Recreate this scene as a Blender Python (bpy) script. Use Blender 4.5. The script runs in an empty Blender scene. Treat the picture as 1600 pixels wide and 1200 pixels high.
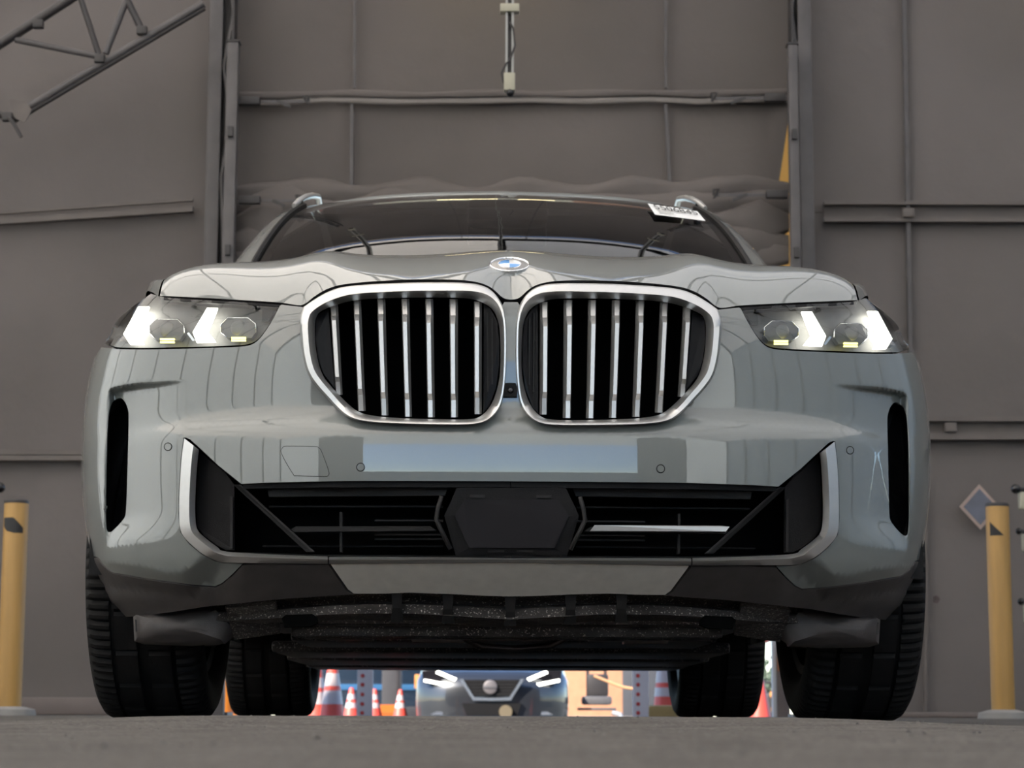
import bpy, bmesh, math, random
import numpy as np
from mathutils import Vector, Matrix
from mathutils.geometry import delaunay_2d_cdt

# ------------------------------------------------------------------ camera
scene = bpy.context.scene
COL = scene.collection
F_PX, HOR, CAM_H = 3400.0, 1113.0, 0.0239
PITCH = math.atan((HOR - 600.0) / F_PX)
ROLL = math.radians(0.19)
_f = Vector((0, math.cos(PITCH), math.sin(PITCH)))
_r0 = Vector((1, 0, 0))
_u0 = Vector((0, -math.sin(PITCH), math.cos(PITCH)))
_r = _r0 * math.cos(ROLL) + _u0 * math.sin(ROLL)
_u = _u0 * math.cos(ROLL) - _r0 * math.sin(ROLL)
CAM = Vector((0, 0, CAM_H))
cam_data = bpy.data.cameras.new('camera')
cam = bpy.data.objects.new('camera', cam_data)
COL.objects.link(cam)
m = Matrix((( _r.x, _u.x, -_f.x, CAM.x), (_r.y, _u.y, -_f.y, CAM.y), (_r.z, _u.z, -_f.z, CAM.z), (0, 0, 0, 1)))
cam.matrix_world = m
cam_data.sensor_width = 36.0
cam_data.lens = F_PX / 1600.0 * 36.0
cam_data.clip_start = 0.05
cam_data.clip_end = 500
cam_data.dof.use_dof = True
cam_data.dof.focus_distance = 4.35
cam_data.dof.aperture_fstop = 11.0
scene.camera = cam

# ------------------------------------------------------------------ sky, sun, exposure
world = bpy.data.worlds.new('sky')
scene.world = world
world.use_nodes = True
wn = world.node_tree
wn.nodes.clear()
_o = wn.nodes.new('ShaderNodeOutputWorld')
_b = wn.nodes.new('ShaderNodeBackground')
_s = wn.nodes.new('ShaderNodeTexSky')
_s.sky_type = 'NISHITA'
_s.sun_disc = False
_s.sun_elevation = math.radians(36.9)
_s.sun_rotation = math.radians(226.5)
_s.air_density = 1.0
_s.dust_density = 0.3
_b.inputs['Strength'].default_value = 0.36
_t = wn.nodes.new('ShaderNodeMix'); _t.data_type = 'RGBA'; _t.blend_type = 'MULTIPLY'; _t.inputs[0].default_value = 1.0
_t.inputs[7].default_value = (0.88, 0.955, 1.08, 1)                 # clear, deep blue day
wn.links.new(_s.outputs[0], _t.inputs[6])
wn.links.new(_t.outputs[2], _b.inputs[0])
wn.links.new(_b.outputs[0], _o.inputs[0])
SUN = bpy.data.lights.new('sun', 'SUN')
SUN.energy = 14.0
SUN.angle = math.radians(0.6)
SUN.color = (1.0, 0.93, 0.82)
sun = bpy.data.objects.new('sun', SUN)
COL.objects.link(sun)
sun.location = (-20, 0, 20)
sun.rotation_euler = Vector((0.58, 0.55, -0.60)).to_track_quat('-Z', 'Y').to_euler()
vs = scene.view_settings
vs.view_transform = 'Standard'
vs.look = 'None'
vs.exposure = 0.0
vs.gamma = 1.0
vs.use_curve_mapping = False
scene.cycles.max_bounces = 10
scene.cycles.diffuse_bounces = 5
scene.cycles.glossy_bounces = 5
scene.cycles.transparent_max_bounces = 12
scene.cycles.sample_clamp_indirect = 8.0
scene.cycles.caustics_reflective = False
scene.cycles.caustics_refractive = False

random.seed(7)
rng = np.random.RandomState(3)

# ------------------------------------------------------------------ materials
MATS = {}
def mat(name, color, rough=0.6, metal=0.0, coat=0.0, var=0.06, vscale=6.0, bump=0.0, bscale=60.0, emit=None, estr=0.0, spec=0.5, stretch=None, coat_rough=0.03):
    if name in MATS: return MATS[name]
    M = bpy.data.materials.new(name)
    M.use_nodes = True
    nt = M.node_tree
    b = nt.nodes['Principled BSDF']
    tc = nt.nodes.new('ShaderNodeTexCoord')
    mp = nt.nodes.new('ShaderNodeMapping')
    if stretch: mp.inputs['Scale'].default_value = stretch
    nt.links.new(tc.outputs['Object'], mp.inputs[0])
    nz = nt.nodes.new('ShaderNodeTexNoise')
    nz.inputs['Scale'].default_value = vscale
    nz.inputs['Detail'].default_value = 5
    nt.links.new(mp.outputs[0], nz.inputs['Vector'])
    rp = nt.nodes.new('ShaderNodeValToRGB')
    c = color
    rp.color_ramp.elements[0].position = 0.3
    rp.color_ramp.elements[1].position = 0.7
    rp.color_ramp.elements[0].color = (c[0]*(1-var), c[1]*(1-var), c[2]*(1-var), 1)
    rp.color_ramp.elements[1].color = (min(1, c[0]*(1+var)), min(1, c[1]*(1+var)), min(1, c[2]*(1+var)), 1)
    nt.links.new(nz.outputs['Fac'], rp.inputs[0])
    nt.links.new(rp.outputs[0], b.inputs['Base Color'])
    b.inputs['Roughness'].default_value = rough
    b.inputs['Metallic'].default_value = metal
    b.inputs['Specular IOR Level'].default_value = spec
    b.inputs['Coat Weight'].default_value = coat
    b.inputs['Coat Roughness'].default_value = coat_rough
    if bump > 0:
        n2 = nt.nodes.new('ShaderNodeTexNoise')
        n2.inputs['Scale'].default_value = bscale
        n2.inputs['Detail'].default_value = 6
        nt.links.new(mp.outputs[0], n2.inputs['Vector'])
        bp = nt.nodes.new('ShaderNodeBump')
        bp.inputs['Strength'].default_value = bump
        bp.inputs['Distance'].default_value = 0.01
        nt.links.new(n2.outputs['Fac'], bp.inputs['Height'])
        nt.links.new(bp.outputs[0], b.inputs['Normal'])
    if emit:
        b.inputs['Emission Color'].default_value = (*emit, 1)
        b.inputs['Emission Strength'].default_value = estr
    MATS[name] = M
    return M

def glass_mat(name, tint, refl_ior=1.5, rough=0.0):
    if name in MATS: return MATS[name]
    M = bpy.data.materials.new(name); M.use_nodes = True
    nt = M.node_tree; nt.nodes.clear()
    o = nt.nodes.new('ShaderNodeOutputMaterial')
    mx = nt.nodes.new('ShaderNodeMixShader')
    fr = nt.nodes.new('ShaderNodeFresnel'); fr.inputs['IOR'].default_value = refl_ior
    tr = nt.nodes.new('ShaderNodeBsdfTransparent'); tr.inputs[0].default_value = (*tint, 1)
    gl = nt.nodes.new('ShaderNodeBsdfGlossy'); gl.inputs['Roughness'].default_value = rough
    gl.inputs[0].default_value = (1, 1, 1, 1)
    nt.links.new(fr.outputs[0], mx.inputs[0]); nt.links.new(tr.outputs[0], mx.inputs[1]); nt.links.new(gl.outputs[0], mx.inputs[2])
    nt.links.new(mx.outputs[0], o.inputs[0])
    MATS[name] = M
    return M

def fabric_mat(name, color, trans, tcol, var=0.05):
    """woven tent cloth: diffuse plus a share of light let through"""
    M = bpy.data.materials.new(name); M.use_nodes = True
    nt = M.node_tree; nt.nodes.clear()
    o = nt.nodes.new('ShaderNodeOutputMaterial')
    mx = nt.nodes.new('ShaderNodeMixShader'); mx.inputs[0].default_value = trans
    df = nt.nodes.new('ShaderNodeBsdfDiffuse')
    tr = nt.nodes.new('ShaderNodeBsdfTranslucent'); tr.inputs[0].default_value = (*tcol, 1)
    tc = nt.nodes.new('ShaderNodeTexCoord')
    nz = nt.nodes.new('ShaderNodeTexNoise'); nz.inputs['Scale'].default_value = 0.7; nz.inputs['Detail'].default_value = 6
    rp = nt.nodes.new('ShaderNodeValToRGB')
    rp.color_ramp.elements[0].position = 0.3; rp.color_ramp.elements[1].position = 0.7
    rp.color_ramp.elements[0].color = (*[x*(1-var) for x in color], 1)
    rp.color_ramp.elements[1].color = (*[x*(1+var) for x in color], 1)
    nt.links.new(tc.outputs['Object'], nz.inputs['Vector']); nt.links.new(nz.outputs['Fac'], rp.inputs[0]); nt.links.new(rp.outputs[0], df.inputs[0])
    bn = nt.nodes.new('ShaderNodeTexNoise'); bn.inputs['Scale'].default_value = 2.2; bn.inputs['Detail'].default_value = 4
    bp = nt.nodes.new('ShaderNodeBump'); bp.inputs['Strength'].default_value = 0.25; bp.inputs['Distance'].default_value = 0.06
    nt.links.new(tc.outputs['Object'], bn.inputs['Vector']); nt.links.new(bn.outputs['Fac'], bp.inputs['Height']); nt.links.new(bp.outputs[0], df.inputs['Normal'])
    nt.links.new(df.outputs[0], mx.inputs[1]); nt.links.new(tr.outputs[0], mx.inputs[2]); nt.links.new(mx.outputs[0], o.inputs[0])
    MATS[name] = M
    return M

PAINT = mat('grey_green_paint', (0.146, 0.159, 0.151), rough=0.38, coat=1.0, var=0.015, vscale=300, spec=0.5, coat_rough=0.0)
PAINT.node_tree.nodes['Principled BSDF'].inputs['Coat IOR'].default_value = 1.75
SATIN = mat('satin_aluminium', (0.66, 0.655, 0.645), rough=0.34, metal=0.9, var=0.02, vscale=80)
SATIN_D = mat('satin_skid_plate', (0.60, 0.565, 0.51), rough=0.45, metal=0.15, var=0.06, vscale=40, bump=0.05, bscale=300)
CHROME = mat('chrome', (0.85, 0.85, 0.86), rough=0.08, metal=1.0, var=0.01)
BLACKP = mat('gloss_black_plastic', (0.010, 0.009, 0.011), rough=0.25, var=0.1, spec=0.12)
BLACKM = mat('matt_black_plastic', (0.007, 0.0065, 0.007), rough=0.55, var=0.15, bump=0.1, bscale=400, spec=0.2)
DARKM = mat('dark_grey_plastic', (0.020, 0.019, 0.019), rough=0.5, var=0.12, vscale=30, bump=0.1, bscale=300, spec=0.25)
CLAD = mat('charcoal_cladding', (0.052, 0.045, 0.043), rough=0.55, var=0.18, vscale=25, bump=0.12, bscale=500)
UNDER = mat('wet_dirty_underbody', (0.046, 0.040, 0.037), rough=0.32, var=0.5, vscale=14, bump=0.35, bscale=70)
def add_specks(M, scale=260.0, col=(0.42, 0.38, 0.34, 1), thr=0.70):
    nt = M.node_tree; b = nt.nodes['Principled BSDF']
    tc = nt.nodes.new('ShaderNodeTexCoord'); nz = nt.nodes.new('ShaderNodeTexNoise'); nz.inputs['Scale'].default_value = scale; nz.inputs['Detail'].default_value = 1
    rp = nt.nodes.new('ShaderNodeValToRGB'); rp.color_ramp.elements[0].position = thr; rp.color_ramp.elements[1].position = thr + 0.04
    mx = nt.nodes.new('ShaderNodeMix'); mx.data_type = 'RGBA'
    src = b.inputs['Base Color'].links[0].from_socket
    nt.links.new(tc.outputs['Object'], nz.inputs['Vector']); nt.links.new(nz.outputs['Fac'], rp.inputs[0]); nt.links.new(rp.outputs[0], mx.inputs[0])
    nt.links.new(src, mx.inputs[6]); mx.inputs[7].default_value = col; nt.links.new(mx.outputs[2], b.inputs['Base Color'])
add_specks(UNDER, 240, (0.55, 0.50, 0.45, 1), 0.64)  # pale specks paint wet highlights into the underbody colour
VOID = mat('black_cavity', (0.003, 0.003, 0.003), rough=0.9, var=0.1, spec=0.02)
RUBBER = mat('tyre_rubber', (0.0052, 0.0047, 0.0046), rough=0.75, var=0.15, vscale=40, bump=0.1, bscale=200, spec=0.25)
ALLOY = mat('dark_alloy', (0.09, 0.085, 0.085), rough=0.35, metal=0.8, var=0.05)
LED = mat('led_white', (0.9, 0.9, 0.85), emit=(1.0, 0.97, 0.86), estr=5.0, var=0.01)
LEDY = mat('led_yellow', (0.9, 0.85, 0.4), emit=(1.0, 0.9, 0.28), estr=2.6, var=0.01)
LAMPIN = mat('lamp_housing_grey', (0.24, 0.236, 0.228), rough=0.4, metal=0.1, var=0.15, vscale=20)
LAMPDK = mat('lamp_projector_grey', (0.15, 0.152, 0.150), rough=0.3, metal=0.1, var=0.1, vscale=20)
LENS = glass_mat('clear_lens', (0.93, 0.95, 0.95), 1.5)
WIND = glass_mat('windscreen_glass', (0.36, 0.36, 0.37), 1.52)
SIDEG = mat('dark_side_glass', (0.010, 0.011, 0.012), rough=0.04, var=0.05)
INTER = mat('dark_cabin_trim', (0.035, 0.033, 0.033), rough=0.7, var=0.15)
WHITEP = mat('white_label', (0.85, 0.85, 0.84), rough=0.5, var=0.02)
INK = mat('black_ink', (0.01, 0.01, 0.01), rough=0.6, var=0.05)
BLUE = mat('emblem_blue', (0.10, 0.33, 0.72), rough=0.2, coat=0.6, var=0.03)
EMBW = mat('emblem_white', (0.88, 0.88, 0.87), rough=0.2, coat=0.6, var=0.02)
EMBG = mat('emblem_grey', (0.16, 0.15, 0.14), rough=0.25, coat=0.6, var=0.04)

# ------------------------------------------------------------------ mesh helpers
def put(name, verts, faces, material, parent=None, smooth=True, loop_normals=None, auto=None):
    me = bpy.data.meshes.new(name)
    me.from_pydata([tuple(v) for v in verts], [], [tuple(f) for f in faces])
    me.materials.append(material)
    if smooth:
        me.polygons.foreach_set('use_smooth', [True] * len(me.polygons))
    if loop_normals is not None:
        me.normals_split_custom_set([tuple(n) for n in loop_normals])
    me.update()
    o = bpy.data.objects.new(name, me)
    COL.objects.link(o)
    if parent is not None: o.parent = parent
    if auto is not None:
        try: me.set_sharp_from_angle(angle=math.radians(auto))
        except Exception: pass
    return o

def mirror(verts, faces):
    return [(-v[0], v[1], v[2]) for v in verts], [tuple(reversed(f)) for f in faces]

def tag(o, label, cat, group=None, kind=None):
    if label: o['label'] = label
    if cat: o['category'] = cat
    if group: o['group'] = group
    if kind: o['kind'] = kind
    return o

def thing(name, label, cat, loc=(0, 0, 0), rz=0.0, group=None):
    o = bpy.data.objects.new(name, None)
    o.empty_display_size = 0.1
    COL.objects.link(o)
    o.location = loc; o.rotation_euler = (0, 0, rz)
    return tag(o, label, cat, group)

def box_vf(c, s, bevel=0.0, rot=None):
    bm = bmesh.new()
    bmesh.ops.create_cube(bm, size=1.0)
    for v in bm.verts: v.co = Vector((v.co.x * s[0], v.co.y * s[1], v.co.z * s[2]))
    if bevel > 0:
        bmesh.ops.bevel(bm, geom=list(bm.edges), offset=bevel, segments=2, affect='EDGES', profile=0.6)
    if rot is not None: bmesh.ops.transform(bm, matrix=rot.to_4x4(), verts=bm.verts)
    bm.verts.ensure_lookup_table()
    vs_ = [tuple(v.co + Vector(c)) for v in bm.verts]
    fs = [tuple(v.index for v in f.verts) for f in bm.faces]
    bm.free()
    return vs_, fs

def join(*parts):
    V, Fc = [], []
    for v, f in parts:
        n = len(V); V += list(v); Fc += [tuple(i + n for i in q) for q in f]
    return V, Fc

def box(name, c, s, material, parent=None, bevel=0.0, rot=None, auto=35):
    v, f = box_vf(c, s, bevel, rot)
    return put(name, v, f, material, parent, smooth=bevel > 0, auto=auto if bevel > 0 else None)

def tube_vf(pts, r, n=8, caps=True):
    pts = [Vector(p) for p in pts]
    rs = r if isinstance(r, (list, tuple)) else [r] * len(pts)
    V, Fc = [], []
    ref = None
    for i, p in enumerate(pts):
        a = pts[max(0, i - 1)]; b = pts[min(len(pts) - 1, i + 1)]
        t = (b - a).normalized()
        if ref is None:
            ref = Vector((0, 0, 1)) if abs(t.z) < 0.9 else Vector((1, 0, 0))
        x = (ref - t * ref.dot(t)).normalized(); ref = x
        y = t.cross(x)
        for k in range(n):
            an = 2 * math.pi * k / n
            V.append(tuple(p + (x * math.cos(an) + y * math.sin(an)) * rs[i]))
    for i in range(len(pts) - 1):
        for k in range(n):
            k2 = (k + 1) % n
            Fc.append((i*n + k, i*n + k2, (i+1)*n + k2, (i+1)*n + k))
    if caps:
        Fc.append(tuple(reversed(range(n)))); Fc.append(tuple(range((len(pts)-1)*n, len(pts)*n)))
    return V, Fc

def tube(name, pts, r, material, parent=None, n=8, caps=True):
    v, f = tube_vf(pts, r, n, caps)
    return put(name, v, f, material, parent, auto=50)

def bar_vf(a, b, w, d, up=(0, 0, 1)):
    """rectangular bar from a to b; w across, d along 'up'"""
    a, b = Vector(a), Vector(b)
    t = (b - a).normalized(); upv = Vector(up)
    if abs(t.dot(upv)) > 0.98: upv = Vector((0, 1, 0))
    x = t.cross(upv).normalized(); y = x.cross(t)
    V = []
    for p in (a, b):
        for sx, sy in ((-1, -1), (1, -1), (1, 1), (-1, 1)):
            V.append(tuple(p + x * sx * w / 2 + y * sy * d / 2))
    return V, [(3, 2, 1, 0), (4, 5, 6, 7), (0, 1, 5, 4), (1, 2, 6, 5), (2, 3, 7, 6), (3, 0, 4, 7)]

def bar(name, a, b, w, d, material, parent=None, up=(0, 0, 1)):
    v, f = bar_vf(a, b, w, d, up)
    return put(name, v, f, material, parent, smooth=False)

def lathe_vf(prof, n=24, c=(0, 0, 0), axis='z'):
    V, Fc = [], []
    for (r, z) in prof:
        for k in range(n):
            a = 2 * math.pi * k / n
            x, y = r * math.cos(a), r * math.sin(a)
            if axis == 'z': p = (x, y, z)
            elif axis == 'x': p = (z, x, y)
            else: p = (y, z, x)
            V.append((p[0] + c[0], p[1] + c[1], p[2] + c[2]))
    for i in range(len(prof) - 1):
        for k in range(n):
            k2 = (k + 1) % n
            Fc.append((i*n + k, i*n + k2, (i+1)*n + k2, (i+1)*n + k))
    if prof[0][0] > 1e-5: Fc.append(tuple(reversed(range(n))))
    if prof[-1][0] > 1e-5: Fc.append(tuple(range((len(prof)-1)*n, len(prof)*n)))
    return V, Fc

def lathe(name, prof, material, parent=None, n=24, c=(0, 0, 0), axis='z', auto=35):
    v, f = lathe_vf(prof, n, c, axis)
    return put(name, v, f, material, parent, auto=auto)

def plate_vf(pts, dvec):
    """planar outline thickened along dvec"""
    n = len(pts); d = Vector(dvec)
    V = [tuple(p) for p in pts] + [tuple(Vector(p) + d) for p in pts]
    Fc = [tuple(range(n)), tuple(reversed(range(n, 2*n)))]
    for i in range(n):
        j = (i + 1) % n
        Fc.append((j, i, n + i, n + j))
    return V, Fc

def plate(name, pts, dvec, material, parent=None):
    v, f = plate_vf(pts, dvec)
    return put(name, v, f, material, parent, smooth=False)

def grid_faces(nr, nc):
    return [(i*nc + j, i*nc + j + 1, (i+1)*nc + j + 1, (i+1)*nc + j) for i in range(nr - 1) for j in range(nc - 1)]

def pchip(xs, ys):
    xs = np.array(xs, float); ys = np.array(ys, float)
    o = np.argsort(xs); xs = xs[o]; ys = ys[o]
    h = np.diff(xs); d = np.diff(ys) / h
    mm = np.zeros_like(xs); mm[0] = d[0]; mm[-1] = d[-1]
    for i in range(1, len(xs) - 1):
        if d[i-1] * d[i] > 0:
            w1 = 2*h[i] + h[i-1]; w2 = h[i] + 2*h[i-1]
            mm[i] = (w1 + w2) / (w1/d[i-1] + w2/d[i])
    def fn(x):
        x = min(max(x, xs[0]), xs[-1])
        i = min(max(int(np.searchsorted(xs, x)) - 1, 0), len(h) - 1)
        t = (x - xs[i]) / h[i]
        return ((1+2*t)*(1-t)**2*ys[i] + t*(1-t)**2*h[i]*mm[i] + t*t*(3-2*t)*ys[i+1] + t*t*(t-1)*h[i]*mm[i+1])
    return fn

def table(fn, lo, hi, n=1200, sig=0):
    xs = np.linspace(lo, hi, n)
    ys = np.array([fn(x) for x in xs])
    if sig > 0:
        k = np.exp(-0.5 * (np.arange(-3*sig, 3*sig + 1) / sig) ** 2); k /= k.sum()
        ys = np.convolve(np.pad(ys, 3*sig, mode='edge'), k, mode='valid')
    ys = ys.tolist(); st = (hi - lo) / (n - 1)
    def g(x):
        q = (x - lo) / st
        if q <= 0: return ys[0]
        if q >= n - 1: return ys[-1]
        i = int(q); w = q - i
        return ys[i] * (1 - w) + ys[i+1] * w
    return g

def sstep(a, b, x):
    t = min(max((x - a) / (b - a), 0.0), 1.0)
    return t * t * (3 - 2 * t)

def densify(pts, step=4.0, closed=True):
    out = []
    n = len(pts)
    for i in range(n if closed else n - 1):
        a = pts[i]; b = pts[(i + 1) % n]
        L = math.hypot(b[0] - a[0], b[1] - a[1])
        k = max(1, int(math.ceil(L / step)))
        for j in range(k):
            out.append((a[0] + (b[0] - a[0]) * j / k, a[1] + (b[1] - a[1]) * j / k))
    if not closed: out.append(pts[-1])
    return out

def catmull(pts, closed=False, k=6):
    """smooth a polyline; a point given as (x, y, 1) stays a corner"""
    n = len(pts); out = []
    P = [(p[0], p[1]) for p in pts]; corner = [len(p) > 2 for p in pts]
    for i in range(n if closed else n - 1):
        p1, p2 = P[i], P[(i+1) % n]
        p0 = P[i-1] if (closed or i > 0) and not corner[i] else p1
        j = (i + 2) % n
        p3 = P[j] if (closed or i + 2 < n) and not corner[(i+1) % n] else p2
        for s in range(k):
            t = s / k
            q = []
            for c in (0, 1):
                m1 = (p2[c] - p0[c]) / 2 if p0 is not p1 else (p2[c] - p1[c])
                m2 = (p3[c] - p1[c]) / 2 if p3 is not p2 else (p2[c] - p1[c])
                q.append((2*t**3 - 3*t*t + 1)*p1[c] + (t**3 - 2*t*t + t)*m1 + (-2*t**3 + 3*t*t)*p2[c] + (t**3 - t*t)*m2)
            out.append(tuple(q))
    if not closed: out.append(P[-1])
    return out

# photograph pixel -> ray
def ray(px, py):
    return _f + _r * ((px - 800.0) / F_PX) + _u * ((600.0 - py) / F_PX)
def at(px, py, Y):
    """point of the place seen at a pixel, on the vertical plane Y metres ahead"""
    d = ray(px, py)
    return CAM + d * ((Y - CAM.y) / d.y)
# ------------------------------------------------------------------ the tent hall
YB, YF, HW, EAVE, RIDGE = 13.0, -12.5, 11.0, 6.0, 10.5
TAN = fabric_mat('tan_wall_fabric', (0.160, 0.145, 0.140), 0.0, (0, 0, 0), 0.10)
TAN2 = fabric_mat('door_curtain_fabric', (0.142, 0.127, 0.121), 0.02, (0.6, 0.45, 0.3), 0.10)
DARKF = fabric_mat('dark_gable_fabric', (0.16, 0.155, 0.15), 0.0, (0, 0, 0), 0.1)
WHITEF = fabric_mat('translucent_roof_fabric', (0.75, 0.75, 0.74), 0.80, (0.93, 0.89, 0.83), 0.02)
FRONTF = fabric_mat('translucent_gable_fabric', (0.70, 0.70, 0.69), 0.80, (0.86, 0.88, 0.87), 0.02)
SIDEF = fabric_mat('translucent_side_fabric', (0.70, 0.70, 0.69), 0.78, (0.80, 0.81, 0.80), 0.02)
ASPH = mat('worn_asphalt', (0.080, 0.073, 0.068), rough=0.9, var=0.35, vscale=9, bump=0.9, bscale=45, spec=0.2)
add_specks(ASPH, 150, (0.20, 0.185, 0.17, 1), 0.60)
OUTG = mat('pale_yard_asphalt', (0.16, 0.155, 0.15), rough=0.95, var=0.2, vscale=1.5, bump=0.3, bscale=20, spec=0.2)
STEEL = mat('painted_grey_steel', (0.085, 0.078, 0.080), rough=0.5, var=0.15, vscale=8)
STEELD = mat('dark_steel', (0.035, 0.031, 0.032), rough=0.5, var=0.15, vscale=8)
GIRT = mat('tan_steel_rail', (0.125, 0.108, 0.100), rough=0.6, var=0.12, vscale=5)
BASEM = mat('brown_base_trim', (0.15, 0.125, 0.118), rough=0.6, var=0.1, vscale=3)

def floor_z(x, y):
    c = 0.017 * math.exp(-((y - 3.7) / 0.55) ** 2) * (1 - sstep(0.45, 1.05, abs(x + 0.03)))
    c += 0.004 * math.exp(-((y - 2.2) / 0.5) ** 2) * math.sin(x * 3.1 + 0.7)
    return c
ys = list(np.linspace(YF, -1, 10)) + list(np.linspace(-0.9, 6.0, 120)) + list(np.linspace(6.3, YB + 0.3, 14))
xs = list(np.linspace(-HW, -2.2, 8)) + list(np.linspace(-2.0, 2.0, 90)) + list(np.linspace(2.2, HW, 8))
V = [(x, y, floor_z(x, y)) for y in ys for x in xs]
fl = put('floor', V, grid_faces(len(ys), len(xs)), ASPH); fl['kind'] = 'structure'
V, Fc = [], []
YARD_Y = [YB + 0.3, 15, 17, 19, 22, 30, 60, 140]; YARD_Z = [0, -0.04, -0.20, -0.34, -0.42, -0.45, -0.45, -0.45]
for y, z in zip(YARD_Y, YARD_Z):
    for x in (-60, -20, 0, 20, 60): V.append((x, y, z))
og = put('yard_ground', V, grid_faces(len(YARD_Y), 5), OUTG); og['kind'] = 'structure'
ob_ = thing('reflection_building', 'long low grey-blue building added across the forecourt to darken the reflection in the bumper', 'building', (0, -46, 0))  # unseen building, added to darken the foot of the mirrored sky
OBM = mat('slate_wall', (0.10, 0.13, 0.18), rough=.8, var=.1, vscale=.5)
box('building_wall', (0, 0, 1.6), (70, 6, 3.2), OBM, ob_, .02); box('building_roof', (0, 0, 3.3), (71, 6.6, .25), STEELD, ob_, .02)
for k in range(12): box('roller_door', (-33 + 6 * k, 3.02, 1.3), (3.6, .06, 2.6), mat('roller_door_grey', (0.14, 0.16, 0.19), rough=.6, var=.1), ob_, .01)
V = [(x, y, -0.01) for y in (-120, -40, YF) for x in (-60, 0, 60)]
fg = put('forecourt_ground', V, grid_faces(3, 3), OUTG); fg['kind'] = 'structure'

def wrinkled(name, x0, x1, z0, z1, Y, material, parent, amp=0.012, seed=0, nx=24, nz=18, thick=0.01, fn=None):
    r = np.random.RandomState(seed)
    ph = r.rand(7, 4) * 6.28; k = r.rand(7, 2) * 2.4 + 0.5
    V = []
    for j in range(nz):
        z = z0 + (z1 - z0) * j / (nz - 1)
        for i in range(nx):
            x = x0 + (x1 - x0) * i / (nx - 1)
            d = sum(math.sin(k[q, 0] * x * (1 if q % 2 else -1) + k[q, 1] * 1.6 * z + ph[q, 0]) for q in range(7)) / 7
            edge = min(1.0, 5.0 * min(i / (nx - 1), 1 - i / (nx - 1), j / (nz - 1), 1 - j / (nz - 1)) + 0.25)
            y = Y - amp * 2.0 * d * edge - 0.03 * math.sin(math.pi * i / (nx - 1)) * math.sin(math.pi * j / (nz - 1))
            if fn: x, y, z2 = fn(x, y, z)
            else: z2 = z
            V.append((x, y, z2))
    n = nx * nz
    V += [(a, b + thick, c) for a, b, c in V]
    Fc = [tuple(f) for f in grid_faces(nz, nx)]
    Fc += [tuple(reversed([i + n for i in f])) for f in grid_faces(nz, nx)]
    for j in range(nz - 1):
        for i in (0, nx - 1): Fc.append((j*nx + i, (j+1)*nx + i, (j+1)*nx + i + n, j*nx + i + n))
    for i in range(nx - 1):
        for j in (0, nz - 1): Fc.append((j*nx + i, j*nx + i + 1, j*nx + i + 1 + n, j*nx + i + n))
    return put(name, V, Fc, material, parent, auto=60)

def roof_h(x): return EAVE + (RIDGE - EAVE) * (1 - abs(x) / HW)
wall = thing('wall_back', None, None, (0, 0, 0)); wall['kind'] = 'structure'
XL, XR = at(350, 600, YB).x, at(1245, 600, YB).x          # door columns
DL, DR = at(340, 300, YB).x, at(1243, 300, YB).x          # door curtain
zY = lambda y, x=800, Y=YB: at(x, y, Y).z
# left field
zg = [-0.05, zY(713, 150), zY(337, 150), 6.3]
for a, b, sd in ((0, 1, 1), (1, 2, 2), (2, 3, 3)):
    for x0, x1, q in ((-HW, -7.0, 0), (-7.0, XL, 5)):
        if a == 2 and q == 5: wrinkled('fabric_panel', x0, x1, zg[a], zg[b], YB, TAN, wall, 0.03, sd + q)
        else: wrinkled('fabric_panel', x0, x1, zg[a], min(zg[b], EAVE if q == 0 else 9), YB, TAN, wall, 0.02, sd + q)
# right field: seam at x=1412..1425
XS = at(1419, 400, YB).x
zr = [-0.05, zY(668, 1400), zY(332, 1400), 6.3]
for a, b, sd in ((0, 1, 11), (1, 2, 12), (2, 3, 13)):
    for x0, x1, q in ((XR, XS + 0.01, 0), (XS - 0.01, 6.5, 6), (6.5, HW, 9)): wrinkled('fabric_panel', x0, x1, zr[a], min(zr[b], EAVE if q == 9 else 9), YB, TAN, wall, 0.016, sd + q)
# above the door, and the gable
wrinkled('fabric_panel', XL, XR, 6.0, 6.3, YB + 0.05, TAN, wall, 0.01, 30)
gab = [(-HW, YB + 0.12, 5.4), (HW, YB + 0.12, 5.4), (HW, YB + 0.12, EAVE), (0, YB + 0.12, RIDGE), (-HW, YB + 0.12, EAVE)]
v_, f_ = plate_vf(gab, (0, 0.02, 0)); put('gable_panel', v_, f_, TAN, wall, smooth=False)
# rails on the wall
gr = at(0, 347, YB - .05), at(302, 327, YB - .05)
bar('wall_rail', gr[0] + (gr[0] - gr[1]) * 3, gr[1], 0.05, 0.035, GIRT, wall)
bar('wall_rail', gr[0] + (gr[0] - gr[1]) * 3 + Vector((0, 0, .05)), gr[1] + Vector((0, -.02, .055)), 0.03, 0.02, GIRT, wall)
for y in (707, 716): bar('wall_rail', at(-1500, y, YB - .05), at(300, y, YB - .05), 0.05, 0.03, GIRT, wall)
for y, d in ((320, .02), (346, .025), (655, .03), (682, .04)):
    bar('wall_rail', at(1287, y - 2 + (2 if y > 600 else 0), YB - .05), at(2600, y + 1, YB - .05), 0.05, d, GIRT, wall)
for y0, y1 in ((322, 344), (658, 680)):
    a, b, c, d = at(1287, y0, YB - .02), at(2600, y0 + 3, YB - .02), at(2600, y1 + 3, YB - .02), at(1287, y1, YB - .02)
    plate('rail_band', [a, b, c, d], (0, .02, 0), GIRT if y0 > 600 else TAN, wall)
bar('wall_seam', at(1411, -60, YB - .04), at(1429, 900, YB - .04), 0.026, 0.03, STEEL, wall)
for x, y in ((1419, 333), (1485, 668)):
    p = at(x, y, YB - .08); box('seam_clip', p, (0.07, 0.04, 0.055), GIRT, wall, 0.005)
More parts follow.
